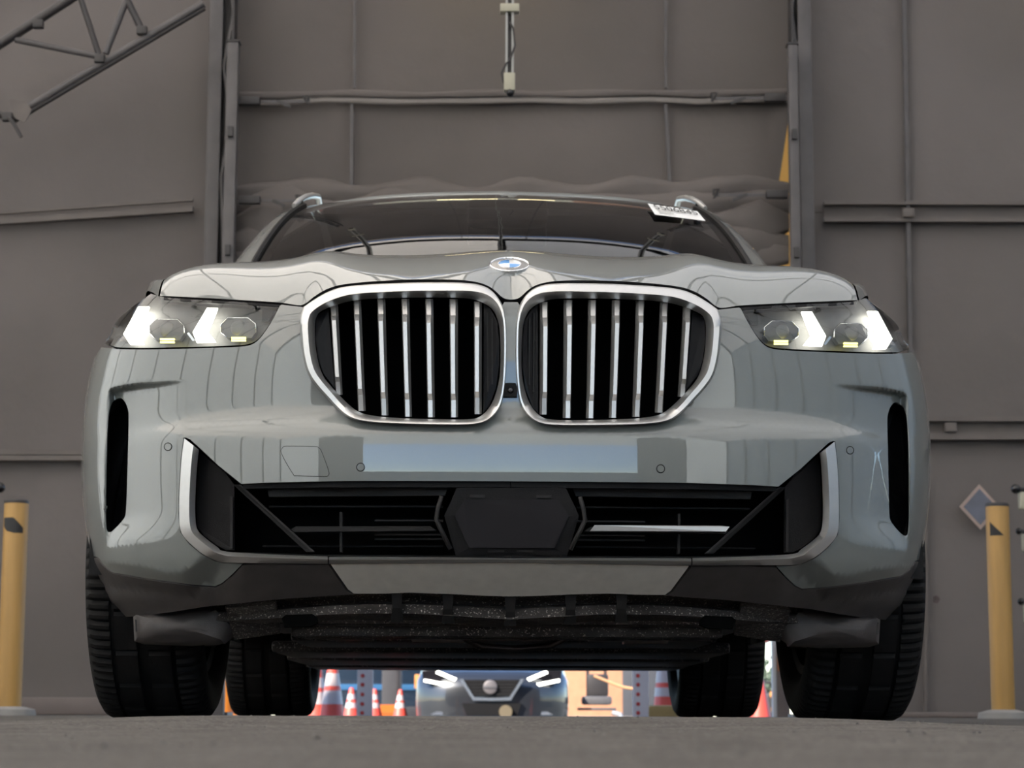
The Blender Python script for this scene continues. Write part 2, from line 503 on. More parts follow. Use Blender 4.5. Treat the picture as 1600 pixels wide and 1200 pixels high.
bar('wall_seam', at(1446, 760, YB - .04), at(1446, 1118, YB - .04), 0.02, 0.02, GIRT, wall)
for xa, xb in ((-3000, 300), (1284, 3200)):
    a, b = at(xa, 1092, YB - .06), at(xb, 1092, YB - .06)
    h = 0.10 if xa < 0 else 0.03
    o = box('baseboard_back', ((a.x + b.x) / 2, YB - .06, h / 2 + 0.002), (b.x - a.x, 0.05, h), BASEM, None, 0.008); o['kind'] = 'structure'
put('wall_scuff', [tuple(at(x, y, YB - .075)) for x, y in ((1458, 932), (1464, 930), (1469, 936), (1465, 943), (1458, 941))], [(0, 1, 2, 3, 4)], mat('scuff_dark', (0.07, 0.05, 0.05), var=.3, vscale=60), wall, smooth=False)

# side walls, front gable wall with the big doorway, roof bays
for nm, sx in (('wall_left', -1), ('wall_right', 1)):
    w = thing(nm, None, None); w['kind'] = 'structure'
    for k in range(6):
        y0 = YF + (YB - YF) * k / 6; y1 = YF + (YB - YF) * (k + 1) / 6
        v_, f_ = box_vf((sx * HW, (y0 + y1) / 2, EAVE / 2), (0.015, y1 - y0 - 0.02, EAVE)); put('fabric_panel', v_, f_, SIDEF, w, smooth=False)
wf = thing('wall_front', None, None); wf['kind'] = 'structure'
OX, OZ = 4.3, 4.3
for pts in ([(-HW, 0), (-OX, 0), (-OX, EAVE), (-HW, EAVE)], [(OX, 0), (HW, 0), (HW, EAVE), (OX, EAVE)], [(-OX, OZ), (OX, OZ), (OX, EAVE), (-OX, EAVE)], [(-HW, EAVE), (HW, EAVE), (0, RIDGE)]):
    plate('fabric_panel', [(x, YF, z) for x, z in pts], (0, 0.02, 0), FRONTF, wf)
for sx in (-1, 1):                                          # dark door leaves slid open to both sides
    lf = [(sx * 4.2, 0.02), (sx * 7.2, 0.02), (sx * 7.2, 5.6), (sx * 6.8, 6.6), (sx * 5.9, 7.2), (sx * 5.0, 7.0), (sx * 4.2, 6.0)]
    plate('door_leaf', [(x, YF + 0.12, z) for x, z in lf], (0, 0.05, 0), DARKF, wf)
ceil = thing('ceiling', None, None); ceil['kind'] = 'structure'
NB = 8
for k in range(NB):
    y0 = YF + (YB - YF) * k / NB; y1 = YF + (YB - YF) * (k + 1) / NB
    m_ = WHITEF
    for sx in (-1, 1):
        pts = [(sx * HW, y0, EAVE), (sx * HW, y1, EAVE), (0, y1, RIDGE), (0, y0, RIDGE)]
        v_, f_ = plate_vf(pts, (0, 0, 0.012)); put('roof_panel', v_, f_, m_, ceil, smooth=False)
# portal frames that carry the cloth
for k in range(NB + 1):
    y = YF + (YB - YF) * k / NB
    y = min(max(y, YF + 0.15), YB - 0.45)
    for sx in (-1, 1):
        tr = tag(tube('roof_rafter', [(sx * (HW - 0.12), y, 0.0), (sx * (HW - 0.12), y, EAVE - 0.15), (0, y, RIDGE - 0.2)], 0.09, STEELD, None, 8), None, None); tr['kind'] = 'structure'
for k, (x, z) in enumerate(((-7.3, 0), (-3.7, 0), (3.7, 0), (7.3, 0), (0, 0))):
    zz_ = roof_h(x) - 0.2
    tr = tube('roof_purlin', [(x, YF + .1, zz_), (x, YB - 0.5, zz_)], 0.06, STEELD, None, 6); tr['kind'] = 'structure'

# ------------------------------------------------------------------ door: curtain, straps, posts
curt = tag(thing('door_curtain', None, None), 'tan fabric roll-up door curtain, half raised behind the car', 'door curtain')
YC = YB - 0.06
z_str = zY(152); z_fold = zY(296)
xs3 = [DL, at(553, 80, YC).x, at(1041, 80, YC).x, DR]
for i in range(3):
    wrinkled('curtain_panel', xs3[i] - 0.008, xs3[i+1] + 0.008, z_str - 0.05, 6.05, YC - 0.006 * i, TAN2, curt, 0.02, 40 + i, 24, 22)
    xr_ = xs3[i+1] + 0.008
    fnn = None
    if i == 2:
        xg = at(1221, 250, YC).x
        def fnn(x, y, z, xg=xg):
            k = sstep(0.6, 1.0, (x - xs3[2]) / (xs3[3] - xs3[2])); t_ = (z - z_fold) / (z_str - z_fold)
            return x - k * (DR - xg) * (1.35 - 1.05 * t_), y, z
    wrinkled('curtain_panel', xs3[i] - 0.008, xr_, z_fold - 0.1, z_str, YC - 0.006 * i, TAN2, curt, 0.035, 50 + i, 30, 22, fn=fnn)
def roll(name, pts, radii, material, parent, seed=0, n=12, flat=0.6):
    V, Fc = [], []
    r = np.random.RandomState(seed)
    for i, (p, rad) in enumerate(zip(pts, radii)):
        for k in range(n):
            a = 2 * math.pi * k / n
            q = rad * (1 + 0.18 * math.sin(3 * a + i * 0.7) + 0.1 * (r.rand() - .5))
            V.append((p[0], p[1] + q * flat * math.cos(a), p[2] + q * math.sin(a)))
    for i in range(len(pts) - 1):
        for k in range(n): Fc.append((i*n + k, i*n + (k+1) % n, (i+1)*n + (k+1) % n, (i+1)*n + k))
    return put(name, V, Fc, material, parent)
for y0, y1, r0, amp, sd in ((300, 292, 0.075, 8, 1), (322, 318, 0.10, 10, 2), (352, 348, 0.12, 7, 3), (384, 384, 0.13, 5, 4), (404, 402, 0.09, 5, 5)):
    pts, rr = [], []
    for k in range(40):
        x = 366 + (1232 - 366) * k / 39
        y = y0 + (y1 - y0) * k / 39 + amp * math.sin(math.pi * k / 39) + 2.5 * math.sin(k * 0.8 + sd)
        pts.append(at(x, y, YC - 0.03 - 0.015 * sd)); rr.append(r0 * (1 + 0.22 * math.sin(k * 0.9 + sd * 2)) * min(1, 0.5 + k / 4, 0.5 + (39 - k) / 4))
    roll('curtain_fold', pts, rr, TAN2, curt, sd)
# horizontal webbing band and its dark upper fold
for nm, ya, yb, w, m_ in (('webbing_band', 157, 155, 0.026, mat('pale_webbing', (0.24, 0.215, 0.20), var=.06)), ('band_fold', 148, 145, 0.022, TAN2)):
    pts = [at(366 + (1232 - 366) * k / 24, ya + (yb - ya) * k / 24 + 1.2 * math.sin(k), YC - 0.06 - (0.015 if nm == 'band_fold' else 0)) for k in range(25)]
    roll(nm, pts, [w * (1.0 + 0.2 * math.sin(k * 1.3)) for k in range(25)], m_, curt, 3, 8, 0.35)
for x in (552, 1042):
    bar('curtain_seam', at(x + (2 if x < 800 else -2), -40, YC - .05), at(x + (2 if x < 800 else -2), 138, YC - .05), 0.016, 0.012, STEEL, curt)
    bar('curtain_seam', at(x - 2, 162, YC - .05), at(x + (-3 if x < 800 else 5), 296, YC - .05), 0.02, 0.012, STEEL, curt)
for x0, x1, y, bx in ((372, 482, 158, 390), (1229, 1112, 153, 1211), (372, 470, 313, 390), (1232, 1115, 304, 1214)):
    st = thing('ratchet_strap', {(372, 158): 'ratchet strap on the left door post, upper one', (1229, 153): 'ratchet strap on the right door post, upper one', (372, 313): 'lower ratchet strap on the left post beside the windscreen pillar', (1232, 304): 'lower ratchet strap on the right door post above the folds'}[(x0, y)], 'strap', group='straps tensioning the door curtain')
    p = at(bx, y, YC - .22); st.location = p
    box('ratchet', (0, 0, 0), (0.13, 0.05, 0.05), STEELD, st, 0.008)
    a, b = at(x0, y, YC - .20) - p, at(x1, y + 1, YC - .20) - p
    bar('webbing', a, b, 0.008, 0.018, STEEL, st)
    tube('hook', [b, b + Vector((0, -0.01, 0.03)), b + Vector((0.03 if b.x < 0 else -0.03, -.01, 0.035)), b + Vector((0, -.01, -.02))], 0.008, STEELD, st, 6)
    bar('strap_tail', a.lerp(b, .55) + Vector((0, -.01, 0)), a.lerp(b, .75) + Vector((0, -.01, -.035)), 0.006, 0.02, STEELD, st)

gap_quad = [at(x, y, YB + .25) for x, y in ((1212, 150), (1246, 150), (1246, 420), (1212, 420))]  # amber sheet added behind the door gap, standing in for warm sunlight
plate('gap_light_panel', gap_quad, (0, .01, 0), fabric_mat('amber_gap_light', (0.85, 0.52, 0.22), 0.75, (1.0, 0.66, 0.30)), curt)
def column(name, label, xa, xb, Y, lace):
    c = thing(name, label, 'column', group=None)
    base = at((xa + xb) / 2, 1112, Y); c.location = (base.x, Y, 0)
    k = (at(xb, 600, Y).x - at(xa, 600, Y).x)
    d_ = 1 if xa < 800 else -1
    box('chord', (-d_ * (k / 2 - 0.04), 0, 3.4), (0.08, 0.10, 6.8), STEEL, c, 0.006)
    box('chord', (d_ * (k / 2 - 0.008), 0, 3.4), (0.016, 0.10, 6.8), STEELD, c, 0.003)
    box('back_plate', (0, 0.07, 3.4), (k, 0.02, 6.8), STEELD, c)
    z = 0.2; i = 0
    while z < 6.5:
        z2 = z + (0.34 if z > 3.0 else 1.0)
        sx = 1 if i % 2 else -1
        bar('lacing', (d_ * (0.012 if sx > 0 else k/2 - .01), -0.02, z), (d_ * (k/2 - .01 if sx > 0 else 0.012), -0.02, z2), 0.016, 0.022, STEEL, c, up=(0, 1, 0))
        z = z2; i += 1
    box('foot_plate', (0, 0, 0.01), (k + 0.12, 0.26, 0.02), STEEL, c)
    return c
column('lattice_column', 'grey lattice column left of the door opening', 303, 343, YB - 0.25, True)
column('lattice_column', 'grey lattice column right of the door opening', 1252, 1284, YB - 0.25, True)
for xa, xb, yt, lb in ((346, 364, 68, 'dark square post on the left door jamb'), (1237, 1252, 72, 'dark square post on the right door jamb')):
    c = thing('door_post', lb, 'post'); a = at(xa, 500, YB - .42); b = at(xb, 500, YB - .42)
    c.location = ((a.x + b.x) / 2, YB - .42, 0); zt = zY(yt, xa, YB - .42)
    box('post_tube', (0, 0, zt / 2), (b.x - a.x, 0.08, zt), STEEL if xa < 800 else STEEL, c, 0.006)
    box('post_cap', (0, 0, zt + 0.006), (b.x - a.x + .012, 0.09, 0.012), STEELD, c)
    for k in range(3): box('roller_guide', (0, -0.05, zt * (0.5 + 0.18 * k)), (0.03, 0.03, 0.06), STEELD, c)

# roof truss at the upper left
YT = 12.3
tr = thing('roof_truss', 'dark steel lattice truss sloping up to the left door column', 'truss')
def tl(name, p, q, r, m_=STEEL): tube(name, [at(*p, YT), at(*q, YT)], r, m_, tr, 8)
tl('lower_chord', (14, 186), (318, 6), 0.026)
tl('lower_chord', (18, 192), (320, 13), 0.014, STEELD)
tl('upper_chord', (-160, 172), (118, -6), 0.028, STEELD)
tl('upper_chord', (-160, 166), (118, -12), 0.014)
tl('web', (24, 62), (152, 88), 0.019)
tl('web', (122, -15), (158, 96), 0.017, STEELD)
tl('web', (165, 84), (197, 2), 0.020)
tl('web', (197, -4), (223, 50), 0.020, STEELD)
tl('web', (12, 182), (-120, 150), 0.022, STEELD)
for x, y in ((156, 92), (222, 48), (12, 183), (60, 38)):
    p = at(x, y, YT - .02); box('gusset', p, (0.06, 0.05, 0.05), STEELD, tr, 0.006)
tube('loose_strap', [at(14, 184, YT - .05), at(22, 194, YT - .06), at(33, 214, YT - .06)], 0.012, STEELD, tr, 6)
plate('tie_rag', [at(14, 155, YT - .04), at(40, 158, YT - .04), at(50, 172, YT - .04), at(38, 192, YT - .04), at(22, 184, YT - .04)], (0, .01, 0), GIRT, tr)

# ------------------------------------------------------------------ hanging camera pole, bollards, camera post, placard
CREAM = mat('cream_plastic', (0.42, 0.40, 0.31), rough=0.45, var=0.06)
PALEP = mat('pale_aluminium_pole', (0.34, 0.34, 0.33), rough=0.4, metal=0.3, var=0.06)
BALL = mat('black_dome', (0.01, 0.01, 0.012), rough=0.15, var=0.05)
YP = 11.0
def cam_pole(px_top, px_bot, Y, label, grp):
    p = at(px_bot[0], px_bot[1], Y)
    hp = thing('hanging_camera_pole', label, 'camera pole', p, 0, grp)
    zt = roof_h(p.x) - p.z - 0.15
    for sx in (-1, 1): bar('rail', (sx * 0.016, 0, 0.12), (sx * 0.016, 0, zt), 0.012, 0.03, PALEP, hp, up=(0, 1, 0))
    bar('channel', (0, 0.012, 0.12), (0, 0.012, zt), 0.03, 0.006, STEELD, hp, up=(0, 1, 0))
    box('camera_body', (0, 0, 0.075), (0.058, 0.06, 0.095), CREAM, hp, 0.006)
    v_, f_ = lathe_vf([(0.0, -0.022), (0.012, -0.018), (0.02, -0.008), (0.021, 0.004), (0.016, 0.02)], 16, (0.004, -0.012, 0.018)); put('dome', v_, f_, BALL, hp)
    tube('cable', [(-0.03, -.01, 0.07), (-0.042, -.02, 0.12), (-0.02, -.02, 0.17), (0.0, -.02, 0.19), (0.028, -.02, 0.27), (0.02, -.02, 0.36), (0.0, -.02, 0.40)], 0.005, STEELD, hp, 6)
    box('bracket', (0, 0, 0.475), (0.10, 0.06, 0.045), CREAM, hp, 0.006)
    return hp
cam_pole(None, (796, 151), YP, 'pale camera pole hanging above the bonnet emblem, black dome at its tip', None)
for sx, lb in ((-1, 'camera pole mirrored in the left half of the windscreen'), (1, 'camera pole mirrored in the right half of the windscreen')):
    hp_ = cam_pole(None, (796, 151), 8.3, lb, 'hanging camera poles'); hp_.location = (sx * 1.0, 9.2, 4.0)
BOLY = mat('bollard_yellow_ochre', (0.37, 0.215, 0.062), rough=0.55, var=0.12, vscale=5, stretch=(4, 4, 0.4))
TAPE = mat('black_tape', (0.012, 0.012, 0.014), rough=0.5, var=0.1)
def bollard(xc, ytop, ybot, w, Y, label):
    b = thing('bollard', label, 'bollard', (at(xc, ybot, Y).x, Y, 0), 0, 'yellow bollards beside the lane')
    zt = at(xc, ytop, Y).z; r = (at(xc + w/2, 900, Y).x - at(xc - w/2, 900, Y).x) / 2
    lathe('bollard_sleeve', [(r, 0.03), (r, zt - 0.015), (r * 0.9, zt - 0.003), (0.0, zt)], BOLY, b, 28)
    lathe('cap_rim', [(r * 1.01, zt - 0.02), (r * 1.01, zt - 0.008), (r * 0.92, zt - 0.001)], STEELD, b, 28)
    lathe('base_collar', [(r * 2.2, 0.0), (r * 2.1, 0.03), (r * 1.2, 0.045), (r * 0.9, 0.046)], mat('concrete_grey', (0.22, 0.215, 0.21), rough=.9, var=.15), b, 24)
    return b, r, zt
b1, r1, zt1 = bollard(14, 781, 1107, 38, 11.3, 'yellow bollard with black arrow tape at the left edge')
b2, r2, zt2 = bollard(1567.5, 786, 1107, 36, 11.3, 'yellow bollard with black triangle mark on the right, in front of the diamond placard')
def wrap_patch(name, a0, a1, lo, hi, r, parent, n=18):
    """tape bent round a bollard between two height curves; angle 0 faces the lane"""
    V = []
    for k in range(n + 1):
        t = k / n; a = a0 + (a1 - a0) * t
        for z in (lo(t), hi(t)): V.append((r * 1.012 * math.sin(a), -r * 1.012 * math.cos(a), z))
    return put(name, V, [(2*k, 2*k + 2, 2*k + 3, 2*k + 1) for k in range(n)], TAPE, parent)
zz1, zz1m, zz1b = at(14, 810, 11.3).z, at(14, 823, 11.3).z, at(14, 834, 11.3).z
wrap_patch('tape_arrow', -1.0, 0.85, lambda t: np.interp(t, [0, .25, .6, 1], [zz1m, zz1b + .01, zz1b, zz1b]), lambda t: np.interp(t, [0, .55, 1], [zz1, zz1, zz1m - .01]), r1, b1)
z_a, z_b = at(1567, 816, 11.3).z, at(1567, 838, 11.3).z
wrap_patch('tape_triangle', -0.95, 0.30, lambda t: z_b, lambda t: z_a + (z_b - z_a) * t, r2, b2)
cp = thing('camera_post', 'post with cream camera arms and black domes at the right edge', 'camera post', (at(1640, 1110, 11.6).x, 11.6, 0))
box('post_tube', (0, 0, 1.1), (0.08, 0.08, 2.2), PALEP, cp, 0.006)
for x, y, r in ((1587, 764, 0.026), (1592, 830, 0.018), (1595, 940, 0.018)):
    p = at(x, y, 11.4) - Vector(cp.location)
    v_, f_ = lathe_vf([(0.0, -r), (r * .7, -r * .7), (r, 0), (r * .7, r * .7), (0.0, r)], 14, p, 'y'); put('dome', v_, f_, BALL, cp)
    tube('arm', [p, p + Vector((0.06, 0.02, 0)), Vector((0, 0, p.z))], r * .55, STEELD, cp, 8)
    box('camera_body', p + Vector((0.045, 0.02, -0.06)), (0.05, 0.05, 0.09), CREAM, cp, 0.006)
cp2 = thing('camera_post', 'post with a black dome above the bollard at the left edge', 'camera post', (at(-45, 1110, 11.6).x, 11.6, 0))
box('post_tube', (0, 0, 1.1), (0.08, 0.08, 2.2), PALEP, cp2, 0.006)
p = at(0, 762, 11.4) - Vector(cp2.location)
v_, f_ = lathe_vf([(0.0, -.028), (.02, -.02), (.028, 0), (.02, .02), (0.0, .028)], 14, p, 'y'); put('dome', v_, f_, BALL, cp2)
tube('arm', [p, p + Vector((-0.06, 0.02, 0)), Vector((0, 0, p.z))], .014, STEELD, cp2, 8)
pl = thing('diamond_placard', 'shiny diamond placard on the wall behind the right bollard', 'placard')
pc = at(1531, 792, YB - .1); pl.location = pc
s_ = 0.135
plate('placard_sheet', [(0, 0, s_), (s_ * .9, 0, 0), (0, 0, -s_), (-s_ * .9, 0, 0)], (0, .008, 0), mat('placard_rim', (0.36, 0.27, 0.24), rough=.35, var=.1), pl)
plate('placard_face', [(0, -.004, s_ * .8), (s_ * .72, -.004, 0), (0, -.004, -s_ * .8), (-s_ * .72, -.004, 0)], (0, .003, 0), mat('placard_face', (0.085, 0.09, 0.125), rough=.2, metal=.1, var=.25, vscale=9), pl)

# tube lights under the ridge
for k, (x, y, z) in enumerate(((-0.10, 12.55, 4.58), (-0.9, -2.0, 7.6), (3.6, 12.55, 4.75))):
    lt = thing('tube_light', ['warm tube light on the back wall above the door curtain', 'warm tube light hung behind the viewer', 'warm tube light on the back wall right of the door'][k], 'light', (x, y, z), 0, 'tube lights in the roof')
    box('lamp_body', (0, 0, 0.03), (0.9, 0.09, 0.04), STEEL, lt, 0.005)
    v_, f_ = tube_vf([(-0.42, 0, -0.01), (0.42, 0, -0.01)], 0.02, 10); put('lamp_tube', v_, f_, mat('warm_tube', (0.9, 0.85, 0.6), emit=(1.0, 0.82, 0.42), estr=7.0, var=.01), lt)
    for sx in (-.35, .35): tube('hanger', [(sx, 0, .05), (sx, 0, roof_h(x) - z - .1)], 0.006, STEELD, lt, 5)

# loose grit on the asphalt
r_ = np.random.RandomState(11); V, Fc = [], []
for k in range(220):
    y = 1.2 + 5.0 * r_.rand() ** 1.5; x = (r_.rand() * 2 - 1) * 0.26 * (y + 0.4)
    s0 = 0.0018 + 0.003 * r_.rand() ** 2; z = floor_z(x, y); n = len(V)
    V += [(x - s0, y, z - .001), (x + s0, y - s0 * .4, z - .001), (x + s0 * .3, y + s0, z - .001), (x, y, z + s0 * .8)]
    Fc += [(n, n + 1, n + 3), (n + 1, n + 2, n + 3), (n + 2, n, n + 3)]
gt = put('loose_grit', V, Fc, mat('grit_stone', (0.13, 0.12, 0.11), rough=.8, var=.5, vscale=3), None, smooth=False); gt['kind'] = 'stuff'; gt['label'] = 'loose grit scattered over the asphalt in front of the SUV'; gt['category'] = 'grit'
# ------------------------------------------------------------------ the car: frame and front skin
CX0, DN, TH = -0.0016, 4.20, 0.0159
KS = 1.088                                   # the car is drawn at a handy size and brought to full size at the end
car = thing('suv', 'grey-green luxury SUV with lit headlights and twin slatted grilles, facing forward', 'car', (CX0 * KS, DN * KS, 0), TH)
_c, _sn = math.cos(TH), math.sin(TH)
def loc_dir(d): return (d.x * _c + d.y * _sn, -d.x * _sn + d.y * _c, d.z)
CAMK = CAM / KS
_co = loc_dir(CAMK - Vector((CX0, DN, 0)))
def lray(px, py): return loc_dir(ray(px, py))
def at_v(px, py, v):
    d = lray(px, py); k = (v - _co[1]) / d[1]
    return (_co[0] + d[0]*k, v, _co[2] + d[2]*k)
def to_px(u, v, h):
    w = Vector((CX0 + u*_c - v*_sn, DN + u*_sn + v*_c, h)) - CAMK
    z = w.dot(_f)
    return 800 + F_PX * w.dot(_r) / z, 600 - F_PX * w.dot(_u) / z

EDGE_V = 0.60
# half width of the nose by height, read from the outline of the front
_sil = [(190, 962), (172, 948), (160, 925), (152, 895), (147, 868), (142, 840), (137, 800), (134, 755), (134, 700), (138, 645), (146, 600),
        (156, 565), (166, 553), (177, 540), (181, 525), (195, 501), (215, 482), (245, 461), (262, 448), (300, 425)]
_wt = []
for (x, y) in _sil:
    p = at_v(x, y, EDGE_V); _wt.append((p[2], -p[0]))
_wt = [(0.05, _wt[0][1] - 0.06)] + _wt + [(1.2, _wt[-1][1] - 0.1)]
Wh = table(pchip([a for a, b in _wt], [b for a, b in _wt]), 0.05, 1.2, 1200, 8)
Vc = table(pchip([0.10, 0.18, 0.25, 0.30, 0.33, 0.40, 0.465, 0.49, 0.53, 0.56, 0.575, 0.60, 0.62, 0.70, 0.79, 0.84, 0.86, 0.90, 1.0],
                 [0.30, 0.21, 0.115, 0.045, 0.014, 0.004, 0.0008, 0.0, 0.0008, 0.003, 0.010, 0.031, 0.036, 0.037, 0.041, 0.054, 0.064, 0.086, 0.15]), 0.10, 1.0, 1200, 5)

# lines on the corner of the bumper (half-width u, height h), filled in below
_cl = [at_v(x, y, v) for x, y, v in ((150, 878, .5), (172, 882, .42), (230, 889, .30), (285, 897, .20), (320, 874, .16), (345, 860, .14))]
Crease = pchip([-p[0] for p in _cl], [p[2] for p in _cl])
_lip = [at_v(x, y, v) for x, y, v in ((160, 640, .45), (178, 618, .38), (192, 611, .33), (215, 606, .28), (255, 602, .22), (300, 598, .18))]
Lip = pchip([-p[0] for p in _lip], [p[2] for p in _lip])
U_SLOT0 = -at_v(300, 700, .2)[0]; U_SLOT1 = -at_v(205, 700, .34)[0]; U_SLOT2 = -at_v(184, 700, .40)[0]

VcF = table(pchip([0.10, 0.18, 0.25, 0.28, 0.30, 0.33, 0.40, 0.465], [0.25, 0.16, 0.06, 0.03, 0.014, 0.005, 0.002, 0.0008]), 0.10, 0.465, 600, 4)
def base_v(u, h):
    if h > 0.465: return Vc(h)
    k = sstep(0.50, 0.62, abs(u))
    return Vc(h) * (1 - k) + VcF(h) * k
def detail(u, h):
    a = abs(u); d = 0.0
    if h < 0.36 and a > 0.52:                       # undercut facet at the bottom corner
        e = min(Crease(a) - h, 0.045)
        if e > 0:
            k = sstep(0.52, 0.60, a) * (1 - sstep(0.86, 0.93, a))
            d += k * (e - 0.002 * (1 - math.exp(-e / 0.002))) * 1.15
    if 0.2 < h < 0.70 and a > U_SLOT0:                     # hollow leading into the air curtain
        k = sstep(U_SLOT0, U_SLOT1, a) * (1 - sstep(U_SLOT2 - 0.007, U_SLOT2 + 0.007, a))
        d += 0.034 * k * sstep(-0.002, 0.010, Lip(a) - h) * sstep(0.355, 0.425, h)
    return d

def surf_v(u, h, off=0.0):
    q = min(abs(u) / Wh(h), 1.0); q3 = q ** 3
    return base_v(u, h) * (1 - q3) + EDGE_V * (1 - math.sqrt(max(0.0, 1 - q3))) + detail(u, h) + off

def S(t, h, off=0.0):
    a = abs(t); w = Wh(h)
    if a <= 1:
        q = 2*a - a*a; u = w * q; ex = 0.0
    else:
        u = w; ex = 1.04 * (a - 1)
    u = u if t >= 0 else -u
    return (u, surf_v(u, h, off) + ex, h)

def normal(t, h, off=0.0):
    e = 8e-4
    a = Vector(S(t + e, h, off)) - Vector(S(t - e, h, off))
    b = Vector(S(t, h + e, off)) - Vector(S(t, h - e, off))
    n = a.cross(b).normalized()
    if n.y > 0.02 or (abs(n.y) <= 0.02 and n.x * t < 0): n = -n
    return n

def hit(px, py, off=0.0):
    """where the sight line of a pixel meets the front skin -> (t, h)"""
    d = lray(px, py)
    def ev(v):
        k = (v - _co[1]) / d[1]
        u = _co[0] + d[0]*k; h = _co[2] + d[2]*k
        w = Wh(h)
        if abs(u) >= w: return -1.0, u, h
        return v - surf_v(u, h, off), u, h
    lo = -0.15; v = lo; found = None
    while v < EDGE_V + 0.12:
        v += 0.02
        if ev(v)[0] >= 0:
            found = v; break
    if found is None:
        p = at_v(px, py, EDGE_V)
        return (math.copysign(1.0, p[0]), p[2])
    a, b = found - 0.02, found
    for _ in range(26):
        c = (a + b) / 2
        if ev(c)[0] >= 0: b = c
        else: a = c
    _, u, h = ev(b)
    q = min(abs(u) / Wh(h), 1.0)
    return (math.copysign(1 - math.sqrt(1 - q), u), h)

def P3(px, py, off=0.0):
    t, h = hit(px, py, off)
    return S(t, h, off)

def inside(poly, x, y):
    c = False; n = len(poly); j = n - 1
    for i in range(n):
        xi, yi = poly[i]; xj, yj = poly[j]
        if (yi > y) != (yj > y) and x < (xj - xi) * (y - yi) / (yj - yi) + xi: c = not c
        j = i
    return c

TS = 1.5
def cdt_fill(outer, holes=(), step=0.012, lines=()):
    """triangles filling an outline (2D) with holes; inner grid of the given step"""
    V, E = [], []
    for poly in [outer] + list(holes):
        n = len(V); V += [Vector(p) for p in poly]
        E += [(n + i, n + (i + 1) % len(poly)) for i in range(len(poly))]
    for ln in lines:
        n = len(V); V += [Vector(p) for p in ln]
        E += [(n + i, n + i + 1) for i in range(len(ln) - 1)]
    xs = [p[0] for p in outer]; ys = [p[1] for p in outer]
    x0, x1, y0, y1 = min(xs), max(xs), min(ys), max(ys)
    border = np.array([(p[0], p[1]) for poly in [outer] + list(holes) for p in poly])
    nx, ny = int((x1 - x0) / step), int((y1 - y0) / step)
    for i in range(1, nx + 1):
        x = x0 + (x1 - x0) * i / (nx + 1)
        for j in range(1, ny + 1):
            y = y0 + (y1 - y0) * (j + (0.5 if i % 2 else 0.0)) / (ny + 1)
            if not inside(outer, x, y): continue
            if any(inside(hh, x, y) for hh in holes): continue
            if np.min((border[:, 0] - x) ** 2 + (border[:, 1] - y) ** 2) < (0.45 * step) ** 2: continue
            V.append(Vector((x, y)))
    co, ed, fa, *_ = delaunay_2d_cdt(V, E, [], 0, 1e-7)
    F = []
    for f in fa:
        cx = sum(co[i][0] for i in f) / len(f); cy = sum(co[i][1] for i in f) / len(f)
        if inside(outer, cx, cy) and not any(inside(hh, cx, cy) for hh in holes): F.append(tuple(f))
    return [(c[0], c[1]) for c in co], F

def boundary(F):
    seen = {}
    for f in F:
        for i in range(len(f)):
            a, b = f[i], f[(i + 1) % len(f)]
            if (b, a) in seen: del seen[(b, a)]
            else: seen[(a, b)] = 1
    return list(seen)

def shell(name, co, F, pos, nrm, material, parent, depth=0.012, mirrored=False, label=None):
    """curved panel with analytic normals and a turned-in edge"""
    P = [Vector(pos(*c)) for c in co]; N = [nrm(*c) for c in co]
    used = sorted({i for f in F for i in f}); mp = {o: n for n, o in enumerate(used)}
    V = [P[i] for i in used]; Nn = [N[i] for i in used]
    Fc, LN = [], []
    for f in F:
        g = [mp[i] for i in f]
        fn = (V[g[1]] - V[g[0]]).cross(V[g[2]] - V[g[0]])
        if fn.dot(Nn[g[0]]) < 0: g.reverse()
        Fc.append(tuple(g)); LN += [Nn[i] for i in g]
    if depth:
        for a, b in boundary(Fc):
            n = len(V)
            na, nb = Nn[a], Nn[b]
            V += [V[a], V[b], V[b] - nb * depth, V[a] - na * depth]
            Fc.append((n + 1, n, n + 3, n + 2))
            out = (V[b] - V[a]).cross(na)
            out = out.normalized() if out.length > 1e-9 else na
            ra = (na * 0.35 + out).normalized()
            LN += [ra] * 2 + [out] * 2
    o = put(name, V, Fc, material, parent, loop_normals=LN)
    if label: o['label'] = label
    if mirrored:
        V2 = [(-v[0], v[1], v[2]) for v in V]
        F2, L2 = [], []; k = 0
        for f in Fc:
            ln = LN[k:k + len(f)]; k += len(f)
            F2.append(tuple(reversed(f))); L2 += [(-q[0], q[1], q[2]) for q in reversed(ln)]
        o2 = put(name, V2, F2, material, mirrored if mirrored is not True else parent, loop_normals=L2)
        if label: o2['label'] = label
        return o, o2
    return o

def panel(name, outer_px, material, parent, holes_px=(), off=0.0, step=0.012, depth=0.012, mirrored=False, sym=False, holes_sym=True, dstep=4.0, label=None, creases=(), raw_lines=()):
    def conv(poly, closed=True):
        return [(t * TS, h) for t, h in (hit(x, y, off) for x, y in densify(poly, dstep, closed))]
    if sym:
        L = conv(outer_px, closed=False)
        L[0] = (0.0, L[0][1]); L[-1] = (0.0, L[-1][1])
        outer = L + [(-x, y) for x, y in reversed(L[1:-1])]
    else: outer = conv(outer_px)
    holes = []
    for hp in holes_px:
        g = conv(hp); holes.append(g)
        if sym and holes_sym: holes.append([(-x, y) for x, y in g])
    lines = []
    for cr in creases:
        g = conv(cr, closed=False); lines.append(g)
        if sym: lines.append([(-x, y) for x, y in g])
    lines += list(raw_lines)
    co, F = cdt_fill(outer, holes, step, lines)
    return shell(name, co, F, lambda a, b: S(a / TS, b, off), lambda a, b: normal(a / TS, b, off), material, parent, depth, mirrored, label)

